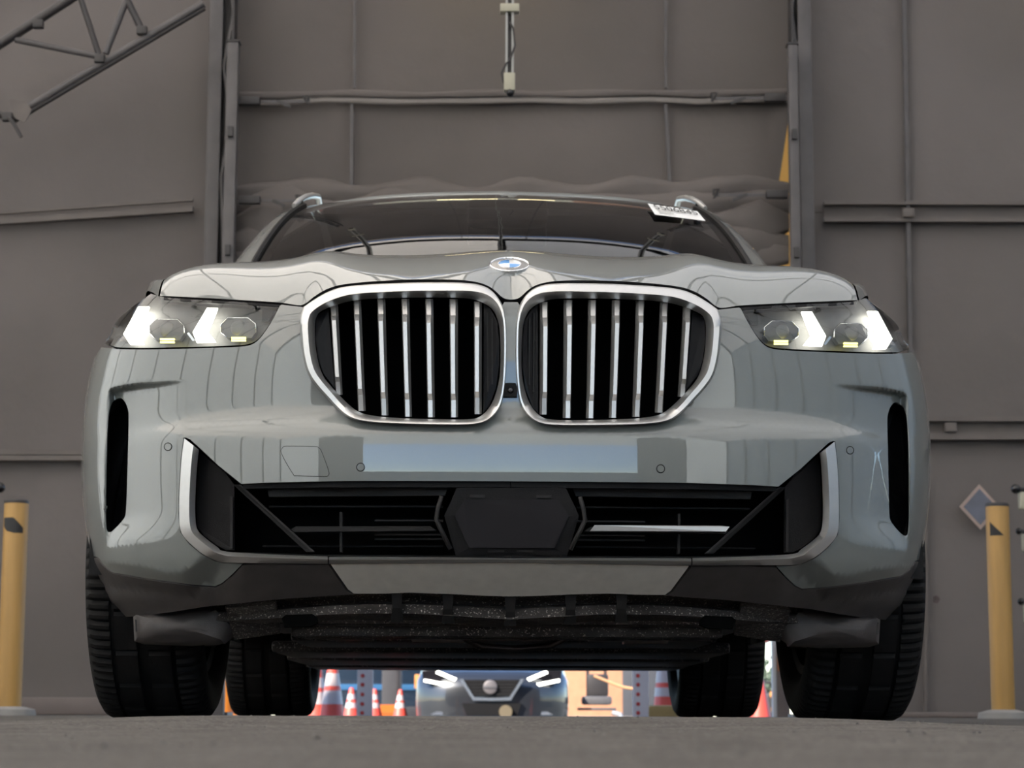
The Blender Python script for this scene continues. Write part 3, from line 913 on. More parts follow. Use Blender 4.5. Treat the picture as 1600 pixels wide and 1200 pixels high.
# ------------------------------------------------------------------ outlines read off the photograph (left half)
CX = 797.3
KO_RAW = [(690, 441), (640, 441.5), (580, 444), (545, 447), (525, 451), (506, 459), (488, 470), (474, 480, 1), (468.5, 500), (470, 530), (473, 556), (480, 582),
              (492, 601), (510, 621), (528, 640), (546, 653), (570, 659), (610, 662), (680, 664), (730, 664), (756, 660), (771, 650), (782, 634), (788, 608), (791, 570), (791.5, 530),
              (790, 500), (785, 477), (775, 461), (762, 450), (745, 444), (720, 441.5)]
KO = catmull(KO_RAW, True, 5)
KM = catmull([(690, 454), (640, 454.5), (580, 457), (548, 460), (528, 465), (508, 473), (492, 483), (484, 491, 1), (481, 505), (482, 532), (485, 556), (491, 578),
              (502, 595), (519, 615), (536, 634), (551, 646), (572, 653), (612, 657), (680, 659), (732, 659), (756, 654), (770, 643), (780, 628), (785, 605), (787.5, 570), (788, 530),
              (786.5, 502), (781, 481), (771, 467), (758, 459), (743, 455.5), (720, 454)], True, 5)
KI = catmull([(690, 465), (640, 465), (580, 467), (548, 470.5), (524, 477), (506, 484), (497, 490), (493, 499, 1), (492, 510), (493, 540), (498, 568), (504, 585),
              (511, 596), (527, 614), (545, 632), (560, 643), (580, 649), (620, 653), (680, 655), (734, 655), (754, 648), (768, 631), (776, 610), (780.5, 588), (782, 560), (781.5, 530),
              (779.5, 507), (773, 489), (763, 478), (748, 470.5), (735, 467), (715, 465.3)], True, 5)
LAMP = catmull([(437, 476.5, 1), (400, 473.5), (340, 470), (290, 467.5), (256, 464.5, 1), (236, 459, 1), (203, 482), (183, 501), (168, 525), (164, 538, 1), (186, 543, 1), (230, 543.5), (300, 542), (360, 540),
                (388, 537.5), (403, 530), (416, 514), (428, 495)], True, 4)
LAMP_LOW = catmull([(437, 478), (428, 496), (416, 515.5), (403, 532), (388, 540), (360, 542.5), (300, 544.5), (230, 546), (186, 545.5), (170, 544), (158, 543)], False, 4)
HOOD_E = [(797.3, 468), (790, 467), (783, 463), (775, 455.5), (765, 448), (752, 442.5), (735, 439), (715, 437.2), (690, 436.5), (650, 436.5), (600, 438.5), (560, 441.5), (530, 445.5), (510, 452), (490, 464), (478, 473.5), (470, 477),
          (440, 473), (380, 469), (320, 465.5), (280, 463.5), (250, 462)]
TRIM_O = [(288, 685), (284, 715), (281, 760), (280, 803), (283, 831), (297, 849), (316, 865), (335, 875), (350, 878.5), (420, 880), (512, 881)]
TRIM_I = [(311, 703), (308.5, 722), (306, 760), (305, 800), (308, 826), (319, 839), (339, 854), (352, 861.5), (420, 866), (512, 869.5)]
SLOT = catmull([(185, 622), (194, 626), (200, 640), (201, 660), (199, 740), (197, 795), (193, 811), (176, 829), (168, 830), (166, 815), (166, 780), (167, 720), (169, 660), (174, 632)], True, 4)

# painted front bumper: one skin from lamp to lower intake, running round the kidney grilles
LOWL = [(378, 882), (362, 898), (347, 911), (336, 916), (300, 913.5), (230, 904), (175, 894), (161, 882), (154, 871), (147.2, 868)]
KSEG = catmull([(p[0], p[1]) for p in KO_RAW[7:28]], False, 5)[::-1]
bump_out = [(CX, 472), (788, 472)] + KSEG + [(440, 476)] + LAMP_LOW
bump_out += [(x - 14, y) for x, y in [(165, 553.5), (156, 565), (146, 600), (138, 645), (134, 700), (134, 755), (137, 800), (142, 840), (147.2, 867)]] + LOWL[-2::-1]
bump_out += [(350, 880.5), (335, 877), (316, 867), (296, 851), (281.5, 832), (278.5, 803), (279.5, 760), (282.5, 715), (286.5, 684), (290, 683.5), (297, 686.5), (312, 700), (342, 728), (377, 756), (420, 754), (480, 752.5), (540, 751.5), (640, 751.5), (CX, 752)]
def q_to_t(u, h): return (1 - math.sqrt(max(0.0, 1 - min(1.0, u / Wh(h))))) * TS
RL = []
for dh in (0.002, -0.004, -0.010):
    ln = []
    for u in np.linspace(U_SLOT0 + 0.01, U_SLOT2 + 0.012, 40):
        h = Lip(u) + dh; ln.append((q_to_t(u, h), h))
    RL += [ln, [(-a, b) for a, b in ln]]
bumper = panel('front_bumper', bump_out, PAINT, car, holes_px=[SLOT], step=0.0115, depth=0.008, sym=True,
               creases=[[(172, 882), (230, 889), (285, 897), (320, 874)]], raw_lines=RL)
# dark liner inside the air curtains
for sgn in (1, -1):
    pts0 = [P3(x, y, 0.004) for x, y in SLOT]; pts1 = [P3(x, y, 0.10) for x, y in SLOT]
    n = len(pts0)
    V = pts0 + pts1; Fc = [(i, (i+1) % n, n + (i+1) % n, n + i) for i in range(n)] + [tuple(range(n, 2*n))]
    if sgn < 0: V, Fc = mirror(V, Fc)
    put('air_curtain_duct', V, Fc, BLACKM, bumper, smooth=False)

# black carrier sheet added behind all the openings to keep the gaps dark
def backing():
    V = []
    hs = np.linspace(0.30, 0.845, 30); ts = np.linspace(-0.99, 0.99, 81)
    for h in hs:
        for t in ts: V.append(S(t, h, 0.0)[0:1] + (surf_v(S(t, h)[0], h) - detail(S(t, h)[0], h) + 0.15,) + (h,))
    return V, grid_faces(len(hs), len(ts))
v_, f_ = backing()
put('dark_backing', v_, f_, VOID, car)

# ------------------------------------------------------------------ bonnet
_he = pchip([p[0] for p in HOOD_E], [p[1] for p in HOOD_E])
_hc = pchip([250, 256, 270, 285, 300, 330, 360, 400, 440, 470, 495, 512, 530, 560, 600, 640, 700, 760, 798], [443, 438, 428, 421.5, 417, 412, 410, 409, 406, 400.5, 394.5, 391.8, 393, 397, 399, 399, 396, 391.5, 390.5])
_dv = pchip([250, 300, 400, 520, 797.3], [0.07, 0.13, 0.20, 0.25, 0.27])
cols = np.concatenate([np.linspace(797.3, 760, 14), np.linspace(756, 470, 60), np.linspace(466, 250, 40)])
HC = []
for x in cols:
    t0, h0 = hit(x, _he(x)); p0 = Vector(S(t0, h0))
    v1 = p0.y + _dv(x)
    px1 = to_px(p0.x, v1, h0 + 0.08)[0]
    p1 = Vector(at_v(px1, _hc(max(px1, 251)), v1))
    el = (p1.z - _co[2]) / (p1.y - _co[1])
    g = (p1.z - p0.z) / (p1.y - p0.y)
    m0 = min(max(2.0 * g - el, 0.25), 1.6); m1 = el
    col = []
    L_ = p1.y - p0.y
    for r in np.linspace(0, 1, 11):
        z = (2*r**3 - 3*r*r + 1)*p0.z + (r**3 - 2*r*r + r)*L_*m0 + (-2*r**3 + 3*r*r)*p1.z + (r**3 - r*r)*L_*m1
        col.append(Vector((p0.x + (p1.x - p0.x)*r, p0.y + L_*r, z)))
    uu = abs(p1.x)
    pe = Vector((p1.x * (0.97 if uu < .7 else 0.97 - (uu - .7) * .45), 1.36 + 0.36 * (uu / 0.75) ** 2, p1.z + 0.115 - 0.03 * (uu / .8) ** 2))
    L2 = pe.y - p1.y
    for r in np.linspace(0, 1, 9)[1:]:
        m2 = 0.05
        z = (2*r**3 - 3*r*r + 1)*p1.z + (r**3 - 2*r*r + r)*L2*m1 + (-2*r**3 + 3*r*r)*pe.z + (r**3 - r*r)*L2*m2
        col.append(Vector((p1.x + (pe.x - p1.x)*r, p1.y + L2*r, z)))
    HC.append(col)
nr = len(HC[0])
# smooth across columns a little, keeping the front edge
for j in range(1, nr):
    zs = np.array([c[j].z for c in HC]); zz = np.concatenate([zs[3:0:-1], zs, [zs[-1]]*3])
    k = np.array([1, 2, 3, 4, 3, 2, 1.0]); k /= k.sum()
    zs2 = np.convolve(zz, k, mode='valid')
    for i, c in enumerate(HC): c[j].z = zs2[i] if i < len(HC) - 3 else zs[i]
full = [[Vector((-p.x, p.y, p.z)) for p in c] for c in HC[:0:-1]] + HC
V, nc = [], len(full)
for j in range(nr):
    for c in full: V.append(tuple(c[j]))
Fc = [tuple(reversed(f)) for f in grid_faces(nr, nc)]
Fc = [tuple(reversed(f)) for f in Fc]
hood = put('bonnet', V, Fc, PAINT, car, auto=60)
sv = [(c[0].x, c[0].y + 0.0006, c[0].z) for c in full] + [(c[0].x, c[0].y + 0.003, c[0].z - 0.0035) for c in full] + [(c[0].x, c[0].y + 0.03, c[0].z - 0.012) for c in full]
put('bonnet_gap_shade', sv, grid_faces(3, nc), BLACKM, car)  # black skirt that paints the gap under the bonnet edge dark

# ------------------------------------------------------------------ kidney grilles
def by_angle(poly, cx, cy, n):
    A = []
    for i in range(len(poly)):
        A.append((math.atan2(poly[i][1] - cy, poly[i][0] - cx), poly[i]))
    A.sort(key=lambda q: q[0])
    an = np.array([a for a, p in A]); xs = np.array([p[0] for a, p in A]); ys = np.array([p[1] for a, p in A])
    tt = np.linspace(-math.pi, math.pi, n, endpoint=False)
    return list(zip(np.interp(tt, an, xs, period=2*math.pi), np.interp(tt, an, ys, period=2*math.pi)))
NK = 200
kcx, kcy = 635, 555
rings = [(by_angle(KO, kcx, kcy, NK), 0.02), (by_angle(KO, kcx, kcy, NK), -0.012), (by_angle([(x*.7 + a*.3, y*.7 + b*.3) for (x, y), (a, b) in zip(by_angle(KO, kcx, kcy, 400), by_angle(KM, kcx, kcy, 400))], kcx, kcy, NK), -0.024),
         (by_angle(KM, kcx, kcy, NK), -0.024), (by_angle(KI, kcx, kcy, NK), 0.0), (by_angle(KI, kcx, kcy, NK), 0.03)]
def flat_off(x, y, off):
    # kidneys sit on the plain skin
    return P3(x, y, off)
KV = []
for rg, off in rings: KV += [flat_off(x, y, off) for x, y in rg]
KF = []
for r in range(len(rings) - 1):
    for k in range(NK):
        k2 = (k + 1) % NK
        KF.append((r*NK + k, r*NK + k2, (r+1)*NK + k2, (r+1)*NK + k))
SL_T = [(515.5, 528, 476, 617), (552, 564, 469.5, 642), (589, 602, 467.5, 649), (627, 639.5, 467, 651), (664.5, 677, 467, 652), (702, 715.5, 467.5, 652), (740.5, 753, 471, 647)]
SL_B = [(524.5, 535.5), (559.5, 571.5), (595.5, 607), (632.5, 643.5), (668, 679.5), (704, 715.7), (741, 752.5)]
SLAT_M = mat('satin_slat', (0.60, 0.59, 0.575), rough=0.36, metal=0.75, var=0.03, vscale=60)
for side in (1, -1):
    KVs, KFs = (KV, KF) if side == 1 else mirror(KV, KF)
    kid = put('kidney_grille_frame', KVs, KFs, SATIN, car, auto=55)
    inner = [P3(x, y, 0.035) for x, y in by_angle([(kcx + (x-kcx)*1.03, kcy + (y-kcy)*1.03) for x, y in KI], kcx, kcy, 60)]
    back = [(p[0], p[1] + 0.10, p[2]) for p in inner]
    V = inner + back; Fc = [(i, (i+1) % 60, 60 + (i+1) % 60, 60 + i) for i in range(60)] + [tuple(range(60, 120))]
    if side < 0: V, Fc = mirror(V, Fc)
    put('grille_cavity', V, Fc, VOID, kid, smooth=False)
    # gloss black end panels
    for pts in ([(494, 492), (513, 483), (523, 607), (505, 583), (497, 560), (493, 530)], [(756, 474), (766, 482), (777, 502), (780, 535), (780, 570), (775, 607), (764, 635), (755, 645)]):
        a = [P3(x, y, 0.024) for x, y in pts]; v, f = plate_vf(a, (0, 0.02, 0))
        if side < 0: v, f = mirror(v, f)
        put('end_panel', v, f, BLACKP, kid, smooth=False)
    for q in ((761, 488, 612), (768, 496, 600)):
        a = [P3(x, y, 0.0215) for x, y in ((q[0], q[1]), (q[0] + 2.2, q[1]), (q[0] + 2.2, q[2]), (q[0], q[2]))]; v, f = plate_vf(a, (0, 0.01, 0))
        if side < 0: v, f = mirror(v, f)
        put('end_panel_rib', v, f, DARKM, kid, smooth=False)
    for (xa, xb, yt, yb), (ba, bb) in zip(SL_T, SL_B):
        H = yb - yt
        tilt = (xa - 500) / 250.0
        st = [(0.0, 0.020, 0.012, .5), (0.12 + .02*tilt, 0.018, 0.008, .5), (0.17 + 0.05*tilt, 0.012, -0.010, .55), (0.80, 0.012, -0.010, .55), (0.855, 0.018, 0.006, .5), (1.0, 0.022, 0.014, .5)]
        V = []
        for (k, oe, orr, rx) in st:
            y = yt + H * k
            a = xa + (ba - xa) * k; b = xb + (bb - xb) * k
            ridge1 = a + (b - a) * 0.12; ridge2 = a + (b - a) * (0.62 if orr < 0 else 0.7)
            V += [P3(a, y, oe + 0.04), P3(a, y, oe), P3(ridge1, y, orr), P3(ridge2, y, orr), P3(b, y, oe + (0.006 if orr < 0 else 0)), P3(b, y, oe + 0.04)]
        n = 6; Fc = []
        for i in range(len(st) - 1):
            for k in range(n):
                k2 = (k + 1) % n
                Fc.append((i*n + k, i*n + k2, (i+1)*n + k2, (i+1)*n + k))
        Fc += [tuple(reversed(range(n))), tuple(range((len(st)-1)*n, len(st)*n))]
        if side < 0: V, Fc = mirror(V, Fc)
        put('slat', V, Fc, SLAT_M, kid, smooth=False)

# ------------------------------------------------------------------ headlamps
def disc_plate(name, pts, off, depth, material, parent, side, inset=0):
    a = [P3(x, y, off) for x, y in pts]
    v, f = plate_vf(a, (0, depth, 0))
    if side < 0: v, f = mirror(v, f)
    return put(name, v, f, material, parent, smooth=False)
def px_tube(name, pts, off, r, material, parent, side, n=6):
    v, f = tube_vf([P3(x, y, off) for x, y in pts], r, n)
    if side < 0: v, f = mirror(v, f)
    return put(name, v, f, material, parent)
lampL = thing('headlamp', None, None); lampL.parent = car
lampR = thing('headlamp', None, None); lampR.parent = car
panel('lens', LAMP, LENS, lampL, step=0.014, depth=0.0, mirrored=lampR)
panel('housing', [(230 + (x - 230) * 1.0, y) for x, y in LAMP], LAMPIN, lampL, off=0.055, step=0.02, depth=0.0, mirrored=lampR)
# side wall of the housing
for lp, side in ((lampL, 1), (lampR, -1)):
    a = [P3(x, y, 0.002) for x, y in LAMP]; b = [P3(x, y, 0.056) for x, y in LAMP]; n = len(a)
    V = a + b; Fc = [(i, (i+1) % n, n + (i+1) % n, n + i) for i in range(n)]
    if side < 0: V, Fc = mirror(V, Fc)
    put('bezel', V, Fc, LAMPIN, lp, smooth=False)
    top = [(437, 476), (400, 473.3), (340, 469.8), (290, 467.3), (256, 464.6), (256, 469), (290, 471.5), (340, 474), (400, 477.5), (436, 480)]
    for i in range(4):
        q = [top[i], top[i+1], top[8-i], top[9-i]]
        disc_plate('top_seal', q, -0.001, 0.012, BLACKM, lp, side)
    disc_plate('led_chevron', [(216, 479), (233, 479), (228, 491), (217, 520), (225, 537.5), (203, 537.5), (192.5, 522)], 0.022, 0.012, LED, lp, side)
    disc_plate('led_chevron', [(323.5, 481), (340, 481), (334, 495), (325, 518), (337, 533.5), (307, 534.5), (301, 519)], 0.022, 0.012, LED, lp, side)
    for k, pts in enumerate(([(245, 498.8), (278, 498.8), (287.5, 508), (287.8, 521), (281, 531), (244, 531), (234, 520.5), (233.5, 508.5)],
                [(356, 496.5), (388, 496.5), (399.6, 506), (400, 519), (393, 528), (356, 528), (345.6, 519.5), (344.7, 508)])):
        pr = disc_plate('projector', pts, 0.026, 0.03, LAMPDK, lp, side)
        px_tube('projector_ring', [pts[6], pts[7], pts[0], pts[1], pts[2], pts[3]], 0.0255, 0.0013, CHROME, lp, side)
        px_tube('projector_ring', [pts[6], pts[5]], 0.0255, 0.0013, CHROME, lp, side)
        cxx = sum(p[0] for p in pts) / 8; cyy = sum(p[1] for p in pts) / 8
        c3 = P3(cxx, cyy, 0.03)
        v, f = lathe_vf([(0.0, -0.0065), (0.010, -0.006), (0.016, -0.005), (0.0165, 0.0)], 20, c3, 'y')
        if side < 0: v, f = mirror(v, f)
        put('projector_lens', v, f, LAMPIN, lp)
    for x0, x1, y0 in ((250, 272.5, 528.6), (250, 272.5, 533), (361.5, 384, 526.4), (361.5, 384, 530.4)):
        disc_plate('led_bar', [(x0, y0), (x1, y0), (x1, y0 + 2.6), (x0, y0 + 2.6)], 0.018, 0.006, LEDY, lp, side)
    for q in ([(184, 525), (187, 523), (201, 536), (197, 537)], [(292, 521), (295, 519), (305, 532), (301, 533)]):
        disc_plate('light_guide', q, 0.03, 0.006, CHROME, lp, side)
    disc_plate('reflector_panel', [(410, 479), (432, 481), (420, 502), (409, 502)], 0.04, 0.006, LAMPDK, lp, side)

# ------------------------------------------------------------------ lower intake: silver frame, cavity, radar
trim_i = catmull(TRIM_I, False, 5); trim_o = catmull(TRIM_O, False, 5)
def resample(pts, n):
    d = [0]
    for a, b in zip(pts, pts[1:]): d.append(d[-1] + math.hypot(b[0]-a[0], b[1]-a[1]))
    tt = np.linspace(0, d[-1], n)
    return list(zip(np.interp(tt, d, [p[0] for p in pts]), np.interp(tt, d, [p[1] for p in pts])))
NT = 70
def match(po, pi):
    # pair points by the same fraction along each outline
    return resample(po, NT), resample(pi, NT)
ro, ri = match(trim_o, trim_i)
rows = [[P3(x, y, 0.02) for x, y in ro], [P3(x, y, -0.010) for x, y in ro],
        [P3(o[0]*.38 + i[0]*.62, o[1]*.38 + i[1]*.62, -0.014) for o, i in zip(ro, ri)],
        [P3(x, y, 0.004) for x, y in ri], [P3(x, y, 0.03) for x, y in ri]]
TV = [p for r in rows for p in r]; TF = grid_faces(len(rows), NT) + [tuple(r*NT for r in range(5))]
ci = resample([(514, 869.6), (CX, 871.5)], 30); co_ = resample([(514, 881), (CX, 879)], 30)
crow = [[P3(x, y, 0.02) for x, y in co_], [P3(x, y, -0.008) for x, y in co_], [P3(o[0]*.4 + i[0]*.6, o[1]*.4 + i[1]*.6, -0.012) for o, i in zip(co_, ci)], [P3(x, y, 0.010) for x, y in ci], [P3(x, y, 0.03) for x, y in ci]]
for side in (1, -1):
    v, f = (TV, TF) if side == 1 else mirror(TV, TF)
    put('intake_trim', v, f, SATIN, car, auto=40)
cv = [[(-p[0], p[1], p[2]) for p in reversed(r[:-1])] for r in crow]
crow2 = [r + m_ for r, m_ in zip(crow, cv)]
put('intake_trim', [p for r in crow2 for p in r], grid_faces(5, 59), SATIN, car, auto=40)

intake = thing('lower_intake', None, None); intake.parent = car
def both(name, pts, off, depth, material, parent=None, sides=(1, -1)):
    for sd in sides: disc_plate(name, pts, off, depth, material, parent or intake, sd)
# shelf under the bumper edge, lighter inner panels, side blanks
for sd in (1, -1):
    for xa, xb in ((380, 520), (520, 660), (660, CX)):
        ya = 754.5 if xa < 480 else 752.5
        disc_plate('upper_rail', [(xa, ya), (xb, 752.5), (xb, 761), (xa, ya + 9)], 0.010, 0.02, BLACKM, intake, sd)
    disc_plate('inner_panel', [(418, 764), (700, 762), (695, 774), (420, 776)], 0.04, 0.01, DARKM, intake, sd)
    disc_plate('side_blank', [(312, 706), (350, 737), (366, 757), (366, 859), (352, 859), (339, 852), (319, 837), (309, 824), (307, 798), (308, 760)], 0.035, 0.01, BLACKM, intake, sd)
    disc_plate('fin', [(359.5, 775), (363.5, 776), (363.5, 857), (359.5, 857)], 0.028, 0.03, DARKM, intake, sd)
    disc_plate('fin', [(530.5, 800), (534.5, 800), (534.5, 862), (530.5, 862)], 0.05, 0.03, DARKM, intake, sd)
    disc_plate('strut', [(364, 757), (376, 757), (492, 862), (478, 862)], 0.016, 0.012, BLACKM, intake, sd)
    disc_plate('strut_rib', [(372, 757), (376, 757), (492, 862), (487, 862)], 0.013, 0.006, DARKM, intake, sd)
    for y, xa in ((790, 420), (812, 585), (834, 585), (841, 585), (852, 410)):
        disc_plate('slat', [(xa, y), (692, y), (692, y + 2.4), (xa, y + 2.4)], 0.085, 0.02, DARKM if xa > 500 else BLACKM, intake, sd)
    disc_plate('lower_rail', [(352, 862), (505, 867), (CX, 868.5), (CX, 872), (505, 871), (352, 866)], 0.006, 0.04, BLACKM, intake, sd)
# crossbar: bright strip on one side, bare dark carrier on the other
bar_pts = [(455, 827), (462, 822.5), (672, 822), (682, 829), (460, 831)]
disc_plate('crossbar_carrier', bar_pts, 0.03, 0.03, DARKM, intake, 1)
disc_plate('crossbar_carrier', bar_pts, 0.03, 0.03, DARKM, intake, -1)
bs = [P3(*p, 0.012) for p in ((922, 829.5), (929, 820.5), (1128, 821.5), (1140, 823), (1134, 830.5))]
v_, f_ = plate_vf(bs, (0, 0.02, 0)); cb = put('crossbar_trim', v_, f_, SATIN, intake, smooth=False); cb['label'] = 'bright satin crossbar strip'
radar = thing('radar_sensor', None, None); radar.parent = car
HEXI = [(710, 806), (725, 781), (872.5, 781), (889, 806), (866, 856), (733, 856)]
a = [P3(x, y, 0.004) for x, y in HEXI]; v_, f_ = plate_vf(a, (0, 0.03, 0)); put('radar_cover', v_, f_, mat('radar_grey', (0.011, 0.010, 0.012), rough=0.6, var=0.1, spec=0.2), radar, smooth=False)
HEXO = [(694, 806), (714, 762), (884, 762), (905, 806), (886, 868), (712, 868)]
V = [P3(x, y, 0.012) for x, y in HEXO] + [P3(x, y, 0.012) for x, y in HEXI] + [P3(x, y, 0.045) for x, y in HEXI]
Fc = [(i, (i+1) % 6, 6 + (i+1) % 6, 6 + i) for i in range(6)] + [(6 + i, 6 + (i+1) % 6, 12 + (i+1) % 6, 12 + i) for i in range(6)]
put('radar_frame', V, Fc, BLACKM, radar, smooth=False)
for sd in (1, -1):
    px_tube('frame_arm', [(690, 775), (684, 795), (681.5, 812), (690, 830), (704, 858)], 0.002, 0.0045, DARKM, radar, sd)
    disc_plate('clip', [(734, 773), (758, 773), (758, 777.5), (734, 777.5)], 0.009, 0.004, DARKM, radar, sd)
    disc_plate('clip', [(762, 859), (788, 859), (788, 862.5), (762, 862.5)], 0.009, 0.004, DARKM, radar, sd)

# ------------------------------------------------------------------ lower plate and cladding
PL = [(CX, 880), (700, 880.5), (600, 881.5), (517, 882), (530, 901), (544, 921), (553, 927.5), (600, 927.5), (640, 926), (700, 928), (760, 931), (CX, 932)]
panel('skid_plate', PL, SATIN_D, car, step=0.02, depth=0.02, sym=True)
CLADP = [(135, 869.5), (153, 872.5), (160, 883.5), (175, 896), (230, 906), (300, 915.5), (337, 918), (348, 912.5), (363, 899.5), (379, 883.5), (420, 882), (513, 883), (526, 902), (540, 922), (550, 929), (500, 932), (440, 936), (380, 942), (320, 948),
         (270, 956), (215, 963), (186, 964), (164, 950), (148, 925), (140, 895)]
panel('lower_cladding', CLADP, CLAD, car, step=0.016, depth=0.025, mirrored=True)

# sensors, tow cover, camera, emblem
def ring_panel(name, cx, cy, r0, side, parent=car):
    pts = [(cx + r0 * math.cos(a), cy + r0 * math.sin(a)) for a in np.linspace(0, 2*math.pi, 25)]
    return px_tube(name, pts, 0.0, 0.0009, BLACKM, parent, side, 5)
for sd in (1, -1):
    for cx, cy, rr in ((262.5, 698, 6.0), (563.5, 730, 6.3)):
        g = ring_panel('parking_sensor', cx, cy, rr, sd)
        disc_plate('sensor_face', [(cx + (rr-1) * math.cos(a), cy + (rr-1) * math.sin(a)) for a in np.linspace(0, 2*math.pi, 17)[:-1]], -0.0012, 0.004, PAINT, g, sd)
tc_ = catmull([(443, 698, 1), (450, 697.5), (490, 698), (498, 700), (503, 708), (513, 736), (512, 743), (505, 744), (465, 743), (458, 740), (440, 708)], True, 4)
panel('tow_eye_cover', tc_, PAINT, bumper, off=-0.0012, step=0.02, depth=0.004)
px_tube('tow_cover_gap', tc_ + [tc_[0]], 0.0, 0.0010, BLACKM, bumper, 1, 5)
cmb = disc_plate('front_camera', [(789, 598.5), (797.3, 598), (805.5, 598.5), (808.5, 607), (808, 620), (786.5, 620), (786, 607)], -0.008, 0.03, BLACKM, car, 1)
lathe('camera_lens', [(0.0, -0.006), (0.004, -0.005), (0.0065, 0.0), (0.0075, 0.004)], mat('lens_dark', (0.03, 0.03, 0.035), rough=0.08, var=.05), cmb, 16, P3(797.5, 610, -0.008), 'y')
# ------------------------------------------------------------------ emblem on the bonnet
e0 = None
for i, c in enumerate(HC):
    pass
def hood_at(px, py):
    """nearest bonnet point to a pixel (centre columns)"""
    best = None
    for c in full[len(full)//2 - 12: len(full)//2 + 13]:
        for a, b in zip(c[:11], c[1:12]):
            for k in np.linspace(0, 1, 9):
                p = a.lerp(b, k); q = to_px(*p); d = (q[0]-px)**2 + (q[1]-py)**2
                if best is None or d < best[0]: best = (d, p.copy(), (b - a).normalized())
    return best[1], best[2]
ep, ed_ = hood_at(798, 415.5)
ex = Vector((1, 0, 0)); ey = Vector((0, ed_.y, ed_.z)).normalized(); en = ex.cross(ey)
if en.z < 0: en = -en
emb = thing('bonnet_emblem', None, None); emb.parent = car
def emb_pt(r, a, h): return tuple(ep + ex * (r * math.cos(a)) + ey * (r * math.sin(a)) + en * h)
def emb_ring(name, prof, material, a0=0.0, a1=2*math.pi, n=48):
    V, Fc = [], []
    closed = abs(a1 - a0 - 2*math.pi) < 1e-6
    m_ = n if closed else n + 1
    for (r, h) in prof:
        for k in range(m_): V.append(emb_pt(r, a0 + (a1 - a0) * k / n, h))
    for i in range(len(prof) - 1):
        for k in range(n):
            k2 = (k + 1) % m_
            Fc.append((i*m_ + k, i*m_ + k2, (i+1)*m_ + k2, (i+1)*m_ + k))
    return put(name, V, Fc, material, emb, auto=40)
emb_ring('outer_rim', [(0.041, -0.004), (0.041, 0.004), (0.0395, 0.0055), (0.038, 0.004), (0.0375, 0.002)], CHROME)
emb_ring('dark_band', [(0.0376, 0.003), (0.026, 0.0042), (0.0235, 0.004)], EMBG)
emb_ring('inner_rim', [(0.0245, 0.003), (0.0240, 0.0052), (0.0228, 0.0052), (0.0225, 0.003)], CHROME)
for k in range(4):
    emb_ring('quadrant', [(0.0228, 0.0035), (0.012, 0.005), (0.00001, 0.0055)], EMBW if k in (0, 2) else BLUE, k*math.pi/2, (k+1)*math.pi/2, 10)

# ------------------------------------------------------------------ windscreen, pillars, roof
TOP = pchip([475, 530, 600, 700, 797], [322.5, 315.5, 309.0, 304.2, 303.0])
NS, NRW = 33, 14
def glass_pt(s, r):
    a = abs(s)
    xt = CX - 4 - (CX - 4 - 478) * a; xb = CX - 2 - (CX - 2 - 394) * a
    pt = Vector(at_v(xt, TOP(xt), 2.20 + 0.03 * a * a + 0.10 * a ** 5)); pb = Vector(at_v(xb, 426 - 4 * a, 1.40 + 0.03 * a * a + 0.12 * a ** 5))
    p = pb.lerp(pt, r)
    bul = 0.05 * 4 * max(r, 0) * (1 - r) * (1 - 0.35 * a * a)
    p += Vector((0, -0.5, 0.86)) * bul
    if s > 0: p.x = -p.x
    return p
V = [tuple(glass_pt(s, r)) for r in np.linspace(-0.2, 1, NRW) for s in np.linspace(-1, 1, NS)]
Fc = [tuple(f) for f in grid_faces(NRW, NS)]
wind = put('windscreen', V, Fc, WIND, car)
# black band round the glass (frit)
fr = []
FRIT = mat('frit_black', (0.012, 0.012, 0.013), rough=0.25, var=0.05)
for s0, s1, r0, r1 in ((-1, -0.955, 0, 1), (0.955, 1, 0, 1), (-1, 1, 0.955, 1)):
    vv = []
    sl = np.linspace(s0, s1, 3 if abs(s1 - s0) < .2 else 33); rl = np.linspace(r0, r1, 14 if r1 - r0 > .5 else 3)
    for r in rl:
        for s in sl: vv.append(tuple(glass_pt(s, r) + Vector((0, 0.006, -0.004))))
    put('frit_band', vv, grid_faces(len(rl), len(sl)), FRIT, wind)
# A pillars
for side in (1, -1):
    V = []
    rl = np.linspace(-0.5, 1.0, 18)
    for r in rl:
        g = glass_pt(-1, r)
        px, py = to_px(*g)
        k = min(max((py - 316) / 100, -0.1), 1.8)
        w_out = 16 + 18 * k
        V += [tuple(g + Vector((0.004, 0.01, -0.012))), tuple(g + Vector((-0.010, -0.002, 0.004))),
              tuple(Vector(at_v(px - w_out * 0.45, py - 2, g.y + 0.03))), tuple(Vector(at_v(px - w_out * 0.8, py - 1.5, g.y + 0.07))), tuple(Vector(at_v(px - w_out, py, g.y + 0.16))), tuple(Vector(at_v(px - w_out * .98, py + 6, g.y + 0.30)))]
    Fc = grid_faces(len(rl), 6)
    if side < 0: V, Fc = mirror(V, Fc)
    put('a_pillar', V, Fc, PAINT, car, auto=60)
    # gasket
    g = [tuple(glass_pt(-1 if side == 1 else 1, r) + Vector((-0.004 * side, -0.004, 0.002))) for r in np.linspace(0, 1, 12)]
    tube('screen_gasket', g, 0.008, BLACKM, car, 6)
